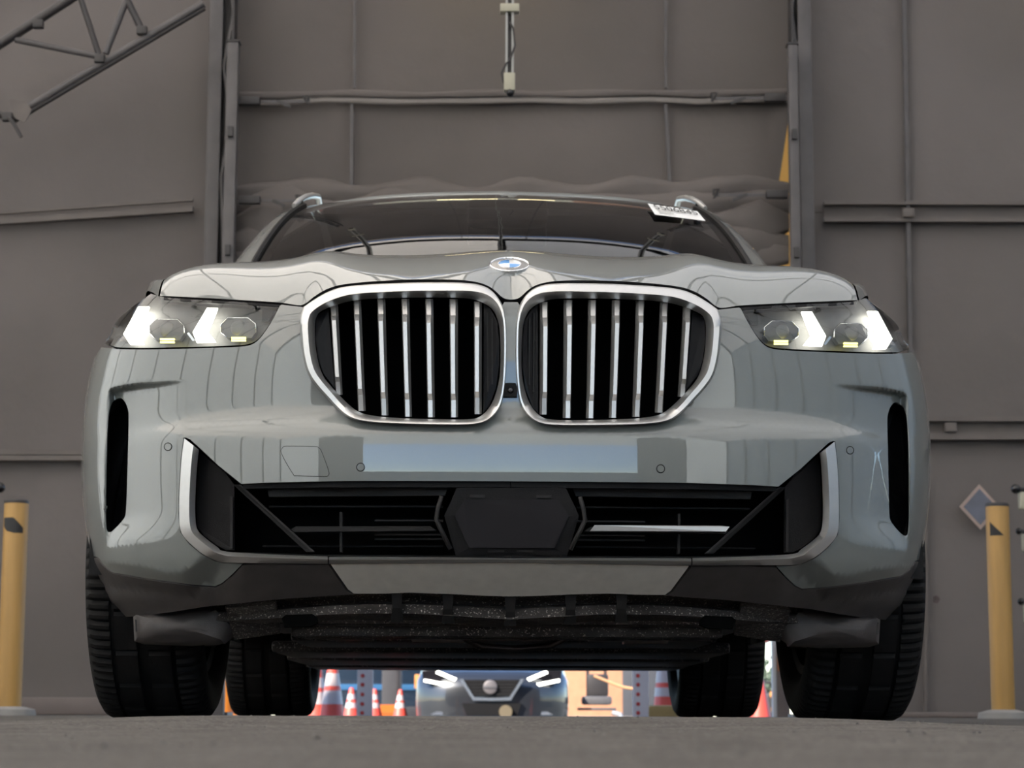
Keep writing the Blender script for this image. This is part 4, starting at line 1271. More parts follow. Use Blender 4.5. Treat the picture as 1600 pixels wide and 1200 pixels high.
# roof skin
NRR = 12
V = []
ss = np.linspace(-1, 1, NS)
vr = [0.0, 0.02, 0.08, 0.2, 0.45, 0.8, 1.2, 1.5, 1.8, 2.0, 2.1]
for k in vr:
    for s in ss:
        g = glass_pt(s, 1.0)
        x = g.x * (1 + 0.03 * min(k, 1)); y = g.y + 0.012 + k * (1 - 0.11 * s * s)
        z = g.z + 0.012 * min(1, k / 0.02) + 0.115 * (1 - math.exp(-k / 0.5)) - 0.03 * max(0, k - 1.0) ** 2 - 0.02 * s ** 6
        V.append((x, y, z))
roof = put('roof', V, grid_faces(len(vr), NS), PAINT, car, auto=60)
for side in (1, -1):
    base = [(459, 321, 2.40), (468, 313, 2.46), (478, 307.5, 2.52), (488, 305.5, 2.60), (497, 307, 2.75)]
    pts = [Vector(at_v(*b)) for b in base]
    lastp = pts[-1]
    pts += [lastp + Vector((-0.02, 0.5, 0.02)), lastp + Vector((-0.03, 1.2, 0.0)), lastp + Vector((-0.02, 1.5, -0.08))]
    if side < 0: pts = [Vector((-p.x, p.y, p.z)) for p in pts]
    tube('roof_rail', pts, [0.007] + [0.010] * (len(pts) - 1), SATIN, car, 8)
    tube('rail_foot', [pts[1], pts[1] + Vector((0, 0.06, -0.05))], 0.012, BLACKM, car, 6)

# ------------------------------------------------------------------ body sides, glass, tail
AX_F, AX_R, RW = 0.805, 3.65, 0.345
def side_u(v, z):
    w = 0.905 - 0.10 * max(0, z - 0.72) ** 1.5 * 3 - 0.06 * max(0, 0.45 - z)
    k = sstep(EDGE_V, 1.05, v)
    u = (Wh(z) - 0.003) * (1 - k) + w * k
    return u - 0.12 * max(0, (v - 3.8) / 0.75) ** 2.2
def side_pos(v, z): return (-side_u(v, z), v, z)
def side_nrm(v, z):
    e = 1e-3
    a = Vector(side_pos(v + e, z)) - Vector(side_pos(v - e, z)); b = Vector(side_pos(v, z + e)) - Vector(side_pos(v, z - e))
    n = a.cross(b).normalized()
    return n if n.x < 0 else -n
def arch(cv, R, a0=0, a1=math.pi, n=18): return [(cv - R * math.cos(a), RW + R * math.sin(a)) for a in np.linspace(a0, a1, n)]
out = [(0.612, 0.67)] + [p for p in arch(AX_F, 0.375, 0.98, math.pi + 0.25)] + arch(AX_R, 0.375, -0.25, math.pi + 0.2)
out += [(4.15, 0.42), (4.50, 0.45), (4.52, 0.85), (4.47, 1.12), (3.5, 1.13), (2.0, 1.10), (1.5, 1.05), (1.0, 0.99), (0.75, 0.945), (0.612, 0.925)]
# the flank starts where the bumper skin ends
cl = []
for p in out:
    if not cl or abs(cl[-1][0] - p[0]) + abs(cl[-1][1] - p[1]) > 1e-4: cl.append(p)
co, F = cdt_fill(densify(cl, 0.05), (), 0.07)
shell('body_side', co, F, side_pos, side_nrm, PAINT, car, 0.02, True)
# wing tops between bonnet edge and flank
for side in (1, -1):
    V = []
    edge = HC[-1]
    rows_ = [edge[k] for k in (0, 3, 6, 10, 12, 14, 16, 18)]
    for p in rows_:
        v = max(p.y, 0.602); zt = np.interp(v, [0.6, 0.75, 1.0, 1.5, 2.0], [0.925, 0.945, 0.99, 1.05, 1.10])
        q = Vector((-side_u(v, zt), v, zt))
        a = Vector((p.x - 0.004, p.y, p.z - 0.001))
        for k in np.linspace(0, 1, 7):
            w = a.lerp(q, k); bul = 4 * k * (1 - k)
            V.append((w.x - 0.012 * bul, w.y, w.z + 0.018 * bul))
    Fc = grid_faces(len(rows_), 7)
    if side < 0: V, Fc = mirror(V, Fc)
    put('wing_top', V, Fc, PAINT, car)
    # wheel arch liner
    V, Fc = [], []
    for cv in (AX_F, AX_R):
        n0 = len(V)
        for a in np.linspace(-0.1, math.pi + 0.1, 16):
            for u in (-0.885, -0.60): V.append((u, cv - 0.385 * math.cos(a), RW + 0.385 * math.sin(a)))
        Fc += [(n0 + 2*i, n0 + 2*i + 1, n0 + 2*i + 3, n0 + 2*i + 2) for i in range(15)]
        V2 = V[n0:]
        if side < 0: V2 = [(-x, y, z) for x, y, z in V2]
        put('arch_liner', V2, [(2*i, 2*i + 1, 2*i + 3, 2*i + 2) for i in range(15)], BLACKM, car)
    # side windows and upper body
    up = []
    for v in (1.42, 1.77, 2.1, 2.54, 2.9, 3.4, 3.9, 4.32):
        zt = np.interp(v, [1.42, 1.77, 2.1, 2.54, 2.9, 3.4, 3.9, 4.32], [1.06, 1.235, 1.38, 1.56, 1.62, 1.62, 1.57, 1.40]); ut = np.interp(v, [1.42, 1.77, 2.1, 2.54, 3.4, 4.32], [0.80, 0.76, 0.685, 0.595, 0.62, 0.60])
        zb = np.interp(v, [1.42, 1.5, 2.0, 3.5, 4.9], [1.035, 1.05, 1.10, 1.13, 1.12])
        for k in np.linspace(0, 1, 6): up.append((-(side_u(v, zb) * (1 - k) + ut * k) - 0.03 * 4 * k * (1 - k), v, zb + (zt - zb) * k))
    Fc = grid_faces(8, 6)
    if side < 0: up, Fc = mirror(up, Fc)
    put('side_glass', up, Fc, SIDEG, car)
    put('reflection_liner', [(x - 0.014 * math.copysign(1, x), y, z) for x, y, z in up], Fc, INTER, car)  # dark liner added inside the side glass to block stray reflections
# tail
V = []
for z in np.linspace(0.35, 1.62, 12):
    w = np.interp(z, [0.35, 1.05, 1.62], [0.83, 0.86, 0.6])
    for s in np.linspace(-1, 1, 11): V.append((w * s, np.interp(z, [0.35, 0.7, 1.05, 1.62], [4.43, 4.54, 4.47, 4.30]) - 0.06 * s ** 4, z))
put('tailgate', V, grid_faces(12, 11), PAINT, car)
for side in (1, -1): box('tail_lamp', (0.62 * side, 4.515, 0.98), (0.36, 0.04, 0.12), mat('tail_red', (0.35, 0.02, 0.02), rough=0.2, var=.05), car, 0.01)

# ------------------------------------------------------------------ cabin
box('dashboard', (0, 1.90, 1.0), (1.44, 0.6, 0.16), INTER, car, 0.05)
for side in (1, -1):
    st_ = thing('front_seat', None, None); st_.parent = car
    box('seat_back', (0.36 * side, 2.85, 1.02), (0.50, 0.16, 0.62), INTER, st_, 0.06, Matrix.Rotation(math.radians(-14), 3, 'X'))
    box('headrest', (0.36 * side, 2.93, 1.42), (0.28, 0.10, 0.20), INTER, st_, 0.045)
    box('rear_headrest', (0.36 * side, 3.6, 1.33), (0.28, 0.10, 0.18), INTER, car, 0.045)
box('rear_bench', (0, 3.58, 1.0), (1.3, 0.18, 0.5), INTER, car, 0.06)
v_, f_ = tube_vf([(0.37 + 0.185 * math.cos(a), 2.28 + 0.05 * math.sin(a), 1.03 + 0.17 * math.sin(a)) for a in np.linspace(0, 2*math.pi, 33)], 0.015, 8)
put('steering_wheel', v_, f_, INTER, car)
box('floor_pan', (0, 2.8, 0.42), (1.5, 3.6, 0.05), INTER, car)
box('headliner', (0, 3.2, 1.57), (1.1, 1.5, 0.02), INTER, car)
mc = Vector(glass_pt(0.0, 0.84))
box('mirror_housing', (mc.x, mc.y + 0.10, mc.z - 0.03), (0.24, 0.12, 0.07), BLACKM, car, 0.02)
mm_ = box('interior_mirror', (mc.x, mc.y + 0.20, mc.z - 0.075), (0.24, 0.03, 0.065), BLACKM, car, 0.012)

# lot sticker behind the glass, upper corner
def gpx(px, py, lift=0.0):
    """glass point under a pixel"""
    d = Vector(lray(px, py)); o = Vector(_co)
    best = None
    for s in np.linspace(0.4, 1, 61):
        for r in np.linspace(0.5, 1, 61):
            g = glass_pt(s, r); q = to_px(*g); e = (q[0]-px)**2 + (q[1]-py)**2
            if best is None or e < best[0]: best = (e, g)
    g = best[1]
    k = (g.y - lift - o.y) / d.y
    return o + d * k
c4 = [gpx(1010.5, 324), gpx(1088, 336), gpx(1101, 351.5), gpx(1022, 341.5)]
nrm_ = (c4[1] - c4[0]).cross(c4[3] - c4[0]).normalized()
if nrm_.y > 0: nrm_ = -nrm_
c4 = [c + nrm_ * 0.012 for c in c4]
stick = thing('lot_sticker', None, None); stick.parent = car
n3 = 9
V = []
for j in range(5):
    for i in range(n3):
        a = c4[0].lerp(c4[1], i/(n3-1)); b = c4[3].lerp(c4[2], i/(n3-1)); V.append(tuple(a.lerp(b, j/4)))
put('sticker_sheet', V, grid_faces(5, n3), WHITEP, stick)
def stick_pt(x, y):
    a = c4[0].lerp(c4[1], x); b = c4[3].lerp(c4[2], x)
    return a.lerp(b, y) + nrm_ * 0.004
def glyphs(name, text, x0, x1, y0, y1, parent, mp, material, size_gap=0.12):
    """lettering as real outline text, laid onto a surface by mp(x, y)"""
    cu = bpy.data.curves.new(name, 'FONT'); cu.body = text; cu.size = 1.0
    ob = bpy.data.objects.new(name, cu); COL.objects.link(ob)
    dg = bpy.context.evaluated_depsgraph_get(); dg.update()
    me = bpy.data.meshes.new_from_object(ob.evaluated_get(dg))
    bpy.data.objects.remove(ob, do_unlink=True)
    co_ = np.array([v.co[:] for v in me.vertices]); mn = co_.min(0); mx = co_.max(0)
    for v in me.vertices:
        fx = (v.co.x - mn[0]) / (mx[0] - mn[0]); fy = (v.co.y - mn[1]) / (mx[1] - mn[1])
        v.co = mp(x0 + (x1 - x0) * fx, y1 + (y0 - y1) * fy)
    me.materials.append(material)
    o = bpy.data.objects.new(name, me); COL.objects.link(o); o.parent = parent
    return o
glyphs('lettering', '5506845', 0.07, 0.93, 0.14, 0.58, stick, stick_pt, INK)
for (xa, xb, ya, yb) in ((0.10, 0.36, 0.66, 0.72), (0.10, 0.40, 0.78, 0.84)):
    put('fine_print', [tuple(stick_pt(*q)) for q in ((xa, ya), (xb, ya), (xb, yb), (xa, yb))], [(0, 1, 2, 3)], mat('print_grey', (0.35, 0.35, 0.33), var=.1), stick, smooth=False)

# ------------------------------------------------------------------ wheels
def tyre_vf(R, w, cx, cy, n=276):
    hw = w / 2
    prof = [(-hw*0.78, R*0.66, 0), (-hw*0.98, R*0.76, 0), (-hw*1.04, R*0.86, 0), (-hw*1.0, R*0.925, 0), (-hw*0.93, R*0.965, 1), (-hw*0.84, R*0.982, 1), (-hw*0.62, R*0.994, 1), (-hw*0.57, R*0.994, 1),
            (-hw*0.555, R*0.965, 0), (-hw*0.50, R*0.965, 0), (-hw*0.485, R*0.998, 2), (-hw*0.10, R, 2), (-hw*0.085, R*0.97, 0)]
    prof = prof + [(-x, r, g) for x, r, g in reversed(prof)]
    V = []
    for k in range(n):
        a = 2 * math.pi * k / n
        up_ = (k % 3) != 0
        for (x, r, g) in prof:
            rr = r
            if g == 1 and not up_: rr = r * 0.978
            if g == 2 and (k % 12) == 0: rr = r * 0.982
            V.append((cx + x, cy + rr * math.sin(a), RW + rr * math.cos(a)))
    m_ = len(prof); Fc = []
    for k in range(n):
        k2 = (k + 1) % n
        for i in range(m_ - 1): Fc.append((k*m_ + i, k*m_ + i + 1, k2*m_ + i + 1, k2*m_ + i))
    return V, Fc
for cv, w_, uo in ((AX_F, 0.243, 0.903), (AX_R, 0.285, 0.930)):
    for side in (1, -1):
        cx = -side * (uo - w_ / 2)
        wh = thing('wheel', None, None, (0, 0, 0)); wh.parent = car
        v_, f_ = tyre_vf(RW, w_, cx, cv); put('tyre', v_, f_, RUBBER, wh, auto=30)
        sgn = -side
        prof = [(0.215, -w_*0.40), (0.235, -w_*0.42), (0.230, -w_*0.36), (0.21, -w_*0.30), (0.205, w_*0.2), (0.225, w_*0.36), (0.235, w_*0.42), (0.215, w_*0.41)]
        v_, f_ = lathe_vf([(r, z * sgn) for r, z in prof], 40, (cx, cv, RW), 'x')
        f_ = f_[:-2] if len(f_[-1]) > 4 else f_
        put('rim', v_, f_, ALLOY, wh, auto=40)
        for k in range(10):
            a = 2 * math.pi * k / 10
            p0 = (cx + sgn * w_ * 0.33, cv + 0.05 * math.sin(a), RW + 0.05 * math.cos(a)); p1 = (cx + sgn * w_ * 0.38, cv + 0.22 * math.sin(a), RW + 0.22 * math.cos(a))
            bar('spoke', p0, p1, 0.03, 0.03, ALLOY, wh, up=(1, 0, 0))
        lathe('hub', [(0.0, 0.04 * sgn), (0.06, 0.03 * sgn), (0.07, 0.0), (0.07, -0.1 * sgn)], ALLOY, wh, 20, (cx + sgn * w_ * 0.33, cv, RW), 'x')
        lathe('brake_disc', [(0.06, 0.0), (0.175, 0.0), (0.175, -0.03 * sgn), (0.06, -0.03 * sgn)], mat('brake_steel', (0.2, 0.19, 0.18), rough=.4, metal=.8, var=.1), wh, 32, (cx - sgn * 0.02, cv, RW), 'x')

# ------------------------------------------------------------------ underbody
# stiffening pan right behind the skid plate, with ribs and two slots
def under_pt(px, py, v): return Vector(at_v(px, py, v))
xs_ = np.linspace(330, CX, 34)
bot0 = pchip([330, 400, 470, 553, 640, 700, CX], [944, 940, 934, 928, 926, 928, 932])
V = []
prow = [(0.0, 0.135, 0), (10, 0.16, 0), (20, 0.17, 0), (24, 0.16, 1), (40, 0.15, 1), (48, 0.20, 1), (54, 0.40, 1)]
for dy, v, k in prow:
    for x in xs_:
        cx_ = (CX - x) / (CX - 330)
        V.append(tuple(under_pt(x, bot0(x) - 4 + dy * (1 - 0.25 * cx_), v + 0.16 * cx_ ** 3 + (0.02 if 0 < dy < 24 else 0))))
Fc = grid_faces(len(prow), len(xs_))
Vm, Fm = mirror(V, Fc)
A, B = join((V, Fc), (Vm, Fm))
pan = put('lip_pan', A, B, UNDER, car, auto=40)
for x in (620, 700, CX):
    for sd in ((1, -1) if x != CX else (1,)):
        w = 9
        pts = [under_pt(x - w, bot0(x) - 2, 0.125), under_pt(x + w, bot0(x) - 2, 0.125), under_pt(x + w - 2, bot0(x) + 24, 0.14), under_pt(x + w + 1, bot0(x) + 46, 0.17), under_pt(x - w - 1, bot0(x) + 46, 0.17), under_pt(x - w + 2, bot0(x) + 24, 0.14)]
        v_, f_ = plate_vf(pts, (0, 0.02, 0.004))
        if sd < 0: v_, f_ = mirror(v_, f_)
        put('pan_rib', v_, f_, DARKM, pan, smooth=False)
for sd in (1, -1):
    pts = [under_pt(x, y, 0.16) for x, y in ((440, 966), (446, 961), (488, 959), (494, 964), (496, 974), (484, 979), (444, 980))]
    v_, f_ = plate_vf(pts, (0, 0.03, 0))
    if sd < 0: v_, f_ = mirror(v_, f_)
    put('drain_slot', v_, f_, VOID, pan, smooth=False)
    # air deflector box ahead of each front wheel
    A_ = [(208, 964), (290, 958), (344, 955), (366, 979), (352, 1006), (300, 1009.5), (225, 1007), (210, 1002)]
    front = [under_pt(x, y, 0.36 if x < 330 else 0.32) for x, y in A_]
    backp = [p + Vector((0.015, 0.14, 0.03)) for p in front]
    n = len(front); V = [tuple(p) for p in front] + [tuple(p) for p in backp]
    cen = sum((p for p in front), Vector()) / n
    for sc_, dy in ((0.90, -0.016), (0.62, -0.028), (0.3, -0.033)): V += [tuple(cen + (p - cen) * sc_ + Vector((0, dy, 0.006))) for p in front]
    V.append(tuple(cen + Vector((0, -0.034, 0.006))))
    Fc = [((i+1) % n, i, n + i, n + (i+1) % n) for i in range(n)] + [(i, (i+1) % n, 2*n + (i+1) % n, 2*n + i) for i in range(n)]
    for q in (2, 3): Fc += [(q*n + i, q*n + (i+1) % n, (q+1)*n + (i+1) % n, (q+1)*n + i) for i in range(n)]
    Fc += [(4*n + i, 4*n + (i+1) % n, 5*n) for i in range(n)]
    if sd < 0: V, Fc = mirror(V, Fc)
    put('air_deflector', V, Fc, CLAD, car, auto=50)
    pts = [under_pt(x, y, 0.345) for x, y in ((211, 968), (218, 968), (219, 985), (212, 987))]
    v_, f_ = plate_vf(pts, (0, 0.02, 0))
    if sd < 0: v_, f_ = mirror(v_, f_)
    put('deflector_tab', v_, f_, DARKM, car, smooth=False)
    # arch-side skirt from lip to deflector
    sk = [((352, 950), .24), ((430, 945), .2), ((438, 990), .34), ((366, 1000), .36)]
    pts = [under_pt(*q, v) for q, v in sk]; v_, f_ = plate_vf(pts, (0, 0.02, 0.01))
    if sd < 0: v_, f_ = mirror(v_, f_)
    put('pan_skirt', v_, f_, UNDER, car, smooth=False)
    # front suspension arms and steering rods
    for a, b, r in (((-0.30, 0.80, 0.235), (-0.70, 0.82, 0.215), 0.022), ((-0.33, 1.08, 0.245), (-0.70, 0.84, 0.215), 0.024), ((-0.28, 0.72, 0.28), (-0.70, 0.72, 0.27), 0.012)):
        pts = [Vector(a), Vector(a).lerp(Vector(b), .5) + Vector((0, 0, 0.012)), Vector(b)]
        if sd < 0: pts = [Vector((-p.x, p.y, p.z)) for p in pts]
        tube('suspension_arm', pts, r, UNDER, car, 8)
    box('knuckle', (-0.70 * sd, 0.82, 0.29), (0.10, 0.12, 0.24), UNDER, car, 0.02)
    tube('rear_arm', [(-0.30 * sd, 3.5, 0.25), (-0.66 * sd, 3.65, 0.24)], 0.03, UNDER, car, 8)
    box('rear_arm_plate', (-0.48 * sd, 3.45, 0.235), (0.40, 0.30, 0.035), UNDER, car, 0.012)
# flat belly panels stepping back
belly = [((-0.52, 0.35, 0.215), (1.04, 0.55, 0.03)), ((-0.50, 0.95, 0.20), (1.0, 0.50, 0.03)), ((-0.60, 1.55, 0.19), (1.2, 0.60, 0.03)), ((-0.62, 2.25, 0.185), (1.24, 0.75, 0.03)), ((-0.62, 2.95, 0.18), (1.24, 0.45, 0.03))]
for (c, s) in belly:
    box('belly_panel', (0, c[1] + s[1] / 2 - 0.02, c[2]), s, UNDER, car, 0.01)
for v in (0.44, 0.56, 0.70, 0.84):
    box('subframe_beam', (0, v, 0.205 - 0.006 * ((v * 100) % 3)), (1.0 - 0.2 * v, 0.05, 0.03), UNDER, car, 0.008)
for x, v, w in ((-0.34, 0.60, .10), (0.0, 0.62, .16), (0.22, 0.60, .08), (0.40, 0.60, .09), (-0.15, 0.78, .12), (0.32, 0.80, .10)):
    box('underside_bracket', (x, v, 0.185), (w, 0.07, 0.018), mat('bare_metal_dirty', (0.14, 0.12, 0.115), rough=.35, metal=.6, var=.3, vscale=20), car, 0.004)
tube('roll_bar', [(-0.12, 0.75, 0.200), (-0.05, 0.74, 0.168), (0.02, 0.74, 0.163), (0.10, 0.75, 0.170), (0.16, 0.75, 0.20)], 0.008, mat('bare_metal_dirty', (0.14, 0.12, 0.115)), car, 8)
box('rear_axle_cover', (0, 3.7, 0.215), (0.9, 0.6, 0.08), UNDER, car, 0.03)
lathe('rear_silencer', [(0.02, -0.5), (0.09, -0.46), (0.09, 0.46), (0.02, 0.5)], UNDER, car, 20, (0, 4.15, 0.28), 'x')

# bring the whole car to full size
def bake_scale(o, k, seen):
    for ch in o.children:
        if ch.type == 'MESH' and ch.data.name not in seen:
            seen.add(ch.data.name); ch.data.transform(Matrix.Scale(k, 4))
        bake_scale(ch, k, seen)
bpy.context.view_layer.update()
bake_scale(car, KS, set())
# ------------------------------------------------------------------ the yard seen under the car
def gz(y): return float(np.interp(y, YARD_Y, YARD_Z))
CONE = mat('cone_orange_red', (0.72, 0.085, 0.06), rough=0.45, var=0.04)
CONEW = mat('cone_reflective_white', (0.52, 0.44, 0.44), rough=0.35, var=0.04)
def cone(px, Y, ztop, r_at0, rtop, label, bands, base=0.20, name='traffic_cone', group='traffic cones in the yard'):
    g = gz(Y); x = at(px, 1113, Y).x
    c = thing(name, label, 'cone', (x, Y, g), 0, group)
    H = ztop - g
    sl = (r_at0 - rtop) / max(ztop, 1e-3)
    R = lambda z: rtop + sl * (H - z)
    lathe('cone_body', [(R(0.03), 0.03), (R(H * .5), H * .5), (R(H), H), (rtop * .8, H + .006), (rtop * .7, H - 0.02)], CONE, c, 24)
    box('cone_foot', (0, 0, 0.015), (R(0) * 2.5, R(0) * 2.5, 0.03), CONE, c, 0.008)
    for a, b in bands:
        za, zb = a - g, b - g
        lathe('cone_band', [(R(za) + .002, za), (R(zb) + .002, zb)], CONEW, c, 24)
    return c
cone(495.5, 20.0, 0.41, 0.095, 0.036, 'tall traffic cone beside the left rear tyre, outer of the pair', ((0.09, 0.20), (0.24, 0.33)))
cone(519, 19.5, 0.48, 0.105, 0.035, 'tall traffic cone, right one of the pair beside the left rear tyre', ((0.09, 0.21), (0.25, 0.36)))
cone(549, 26.0, 0.30, 0.088, 0.026, 'small traffic cone left of the white marker post', ((0.07, 0.13), (0.17, 0.23)))
cone(585, 26.5, 0.29, 0.088, 0.026, 'small traffic cone peeking out behind the left marker post', ((0.07, 0.13), (0.17, 0.23)))
cone(625.5, 26.0, 0.28, 0.080, 0.022, 'small traffic cone at the right end of the orange barrier', ((0.07, 0.13), (0.16, 0.22)))
cone(1187.5, 21.0, 0.46, 0.105, 0.015, 'plain red cone beside the right rear tyre', ())
cone(1041, 18.6, 0.52, 0.115, 0.06, 'striped traffic cone on the tan block', ((0.16, 0.235), (0.275, 0.40)))
tb = tag(box('tan_block', (at(1038, 1113, 18.0).x, 18.0, (gz(18) + 0.085) / 2), (0.30, 0.3, 0.085 - gz(18)), mat('tan_foam', (0.42, 0.26, 0.085), rough=.8, var=.08), None, 0.03), 'tan block under the striped cone by the right rear tyre', 'block')
# marker posts with red dots
MW = mat('marker_white', (0.70, 0.64, 0.66), rough=.5, var=.04); RED = mat('marker_red', (0.62, 0.06, 0.05), rough=.5, var=.05)
for px, lb in ((570, 'white marker post with red dots, among the cones on the left'), (1001, 'white marker post with red dots, left of the striped cone')):
    Y = 17.0; x = at(px, 1113, Y).x; g = gz(Y)
    mp_ = thing('marker_post', lb, 'post', (x, Y, g), 0, 'dotted marker posts')
    box('post_board', (0, 0, 0.5), (0.122, 0.03, 1.0), MW, mp_, 0.004)
    box('post_foot', (0, 0, 0.02), (0.3, 0.3, 0.04), STEELD, mp_, 0.01)
    for y in (1056, 1070, 1085, 1100, 1114):
        p = at(px - 4, y, Y).z - g
        v_, f_ = lathe_vf([(0.016, 0.0), (0.013, -0.003), (0.0, -0.003)], 12, (-0.02, -0.0155, p), 'y'); put('red_dot', v_, f_, RED, mp_)
# orange barrier, grey column, glowing drum
ob = thing('orange_barrier', 'low orange barrier between two small cones', 'barrier', (at(604, 1113, 27).x, 27, gz(27)), 0)
hb = at(604, 1101, 27).z - gz(27)
ORA = mat('barrier_orange', (0.55, 0.13, 0.015), rough=.5, var=.05)
v_, f_ = plate_vf([(-.17, 0, 0), (.17, 0, 0), (.145, 0, hb * .5), (.14, 0, hb), (-.14, 0, hb), (-.145, 0, hb * .5)], (0, .3, 0)); put('barrier_body', v_, f_, ORA, ob, smooth=False)
for sx in (-.09, .09): box('barrier_foot', (sx, -.01, .03), (.08, .05, .06), STEELD, ob, .01)
for k in range(2): box('barrier_groove', (0, -.004, hb * (.62 + .2 * k)), (.25, .008, .02), mat('groove_orange', (0.5, 0.12, 0.02)), ob)
gc = thing('grey_pillar', 'dark grey pillar rising behind the orange barrier', 'pillar', (at(612, 1113, 30).x, 30, gz(30)))
box('pillar_shaft', (0, 0, 1.4), (0.26, 0.3, 2.8), mat('pillar_grey', (0.05, 0.047, 0.05), rough=.7, var=.1), gc, 0.02)
box('pillar_base', (0, 0, .1), (.36, .4, .2), STEELD, gc, .02); box('pillar_stripe', (.08, -.155, 1.4), (.03, .01, 2.8), STEELD, gc)
dr = thing('orange_drum', 'orange traffic drum seen between the left front and rear tyres', 'drum', (at(345, 1113, 20).x, 20, gz(20)))
lathe('drum_body', [(0.20, 0.0), (0.19, 0.35), (0.16, 0.37), (0.15, 0.65), (0.12, 0.67), (0.11, 1.0), (0.04, 1.02), (0.0, 1.02)], mat('drum_orange', (0.60, 0.20, 0.02), rough=.4, var=.04), dr, 24)
lathe('drum_ring', [(0.23, 0.0), (0.23, 0.05), (0.198, 0.06)], RUBBER, dr, 24)
# dark van and pale peach building, utility cart, rope
NAVY = mat('navy_van_paint', (0.010, 0.020, 0.035), rough=.3, coat=.8, var=.05); SKYB = mat('blue_stripe', (0.035, 0.11, 0.22), rough=.3, coat=.5, var=.05)
vn = thing('parked_van', 'dark blue van with a light blue stripe behind the cones', 'van', (at(580, 1113, 36).x, 36, gz(36)))
box('van_body', (0, 1.0, 1.15), (2.05, 4.6, 1.7), NAVY, vn, 0.12); box('van_stripe', (0, -1.31, .86), (1.98, .02, .09), SKYB, vn, .004)
box('van_bumper', (0, -1.33, .45), (1.95, .10, .22), STEELD, vn, .03); box('van_window', (0, -1.31, 1.55), (1.6, .02, .55), BLACKP, vn, .01)
for sx in (-.85, .85):
    lathe('van_wheel', [(0.0, -.1), (.3, -.1), (.33, -.06), (.33, .06), (.3, .1), (0.0, .1)], RUBBER, vn, 20, (sx, -.3, .33), 'x')
    box('van_lamp', (sx * .98, -1.32, .95), (.14, .04, .22), mat('lamp_amber', (.5, .2, .05)), vn, .01)
bd = thing('peach_building', 'sunlit peach building wall right of the dark crossover', 'building', (at(960, 1113, 48).x, 48, gz(48)))
PEACH = mat('peach_stucco', (0.46, 0.22, 0.12), rough=.9, var=.08)
box('building_wall', (0, 0, 2.5), (2.6, 3, 5), PEACH, bd, .02); box('building_door', (.55, -1.5, 1.0), (.9, .04, 2.0), mat('door_dark', (.05, .05, .055)), bd, .01)
box('building_window', (1.0, -1.5, 1.6), (.35, .04, 1.0), mat('window_teal', (.10, .16, .19), rough=.2), bd, .01); box('building_plinth', (0, -1.5, .2), (2.7, .08, .4), mat('plinth', (.22, .18, .16)), bd, .01)
ct = thing('utility_cart', 'grey utility cart with a flat top, right of the dark crossover', 'cart', (at(932, 1113, 26).x, 26, gz(26)))
CG = mat('cart_grey', (0.10, 0.095, 0.10), rough=.5, var=.12, vscale=12)
box('cart_deck', (0, 0, .60), (.34, .6, .10), CG, ct, .03); box('cart_shelf', (0, -.02, .50), (.44, .6, .03), CG, ct, .01); box('cart_chassis', (.02, 0, .33), (.34, .5, .16), STEELD, ct, .02)
for sx in (-.19, .19):
    for sy in (-.25, .25): lathe('cart_wheel', [(0.0, -.03), (.11, -.03), (.12, 0), (.11, .03), (0.0, .03)], RUBBER, ct, 16, (sx, sy, .12), 'x')
box('cart_seat', (0.02, .1, .78), (.25, .12, .26), STEELD, ct, .03)
for sx in (-.10, .11): tube('cart_upright', [(sx, .1, .62), (sx, .1, 1.6)], .018, STEELD, ct, 6)
tube('cart_hose', [(.17, -.3, .46), (.26, -.3, .44), (.31, -.3, .30), (.33, -.3, .22)], .03, mat('hose_pale', (.4, .42, .45)), ct, 8)
rp_ = [at(x, y, 24) for x, y in ((928, 1056), (945, 1063), (960, 1069), (975, 1074), (995, 1077))]
rope = thing('barrier_rope', 'pale orange rope sagging toward the right marker post', 'rope'); tube('rope_line', rp_, .016, mat('rope_orange', (.65, .33, .16), var=.1), rope, 6)
for q in (rp_[-1],): tube('rope_stake', [(q.x, q.y + .05, gz(24)), (q.x, q.y + .05, q.z + .05)], .02, STEELD, rope, 6)
# right-hand gap: person-height things, post, tree
tn = thing('tan_gate_post', 'tan post with a bright white edge, left of the right front tyre', 'post', (at(1219, 1113, 16).x, 16, gz(16)))
box('post_body', (0.02, 0, 1.0), (0.095, .08, 2.0), mat('tan_post', (.26, .20, .17), rough=.7, var=.06), tn, .006); box('post_edge', (-.043, -.01, 1.0), (.028, .08, 2.0), mat('post_white', (.8, .76, .72), rough=.5, var=.03), tn, .004)
tube('post_handle', [(0.0, -.06, .62), (0.0, -.06, .45)], .018, ORA, tn, 8)
tree = thing('yard_tree', 'small dark tree against the sky beyond the right rear tyre', 'tree', (at(1199, 1113, 40).x, 40, gz(40)))
LEAF = mat('leaf_dark', (.05, .07, .045), rough=.8, var=.3, vscale=3)
tube('trunk', [(0, 0, 0), (.03, 0, .5), (0, 0, 1.0)], [.09, .07, .05], mat('bark', (.09, .07, .055), var=.2), tree, 8)
r_ = np.random.RandomState(5)
V, Fc = [], []
for k in range(260):
    c = r_.normal(size=3) * np.array([.32, .32, .24]) + np.array([0, 0, .98]); a = r_.normal(size=3); a /= np.linalg.norm(a); b = np.cross(a, r_.normal(size=3)); b /= np.linalg.norm(b)
    n = len(V); V += [tuple(c + a * .10), tuple(c + b * .05), tuple(c - a * .10), tuple(c - b * .05)]; Fc.append((n, n + 1, n + 2, n + 3))
put('foliage', V, Fc, LEAF, tree, smooth=False)['kind'] = 'stuff'
mc_ = thing('parked_scooter', 'dark scooter with a round lamp in the right-hand gap', 'scooter', (at(1203, 1113, 30).x, 30, gz(30)))
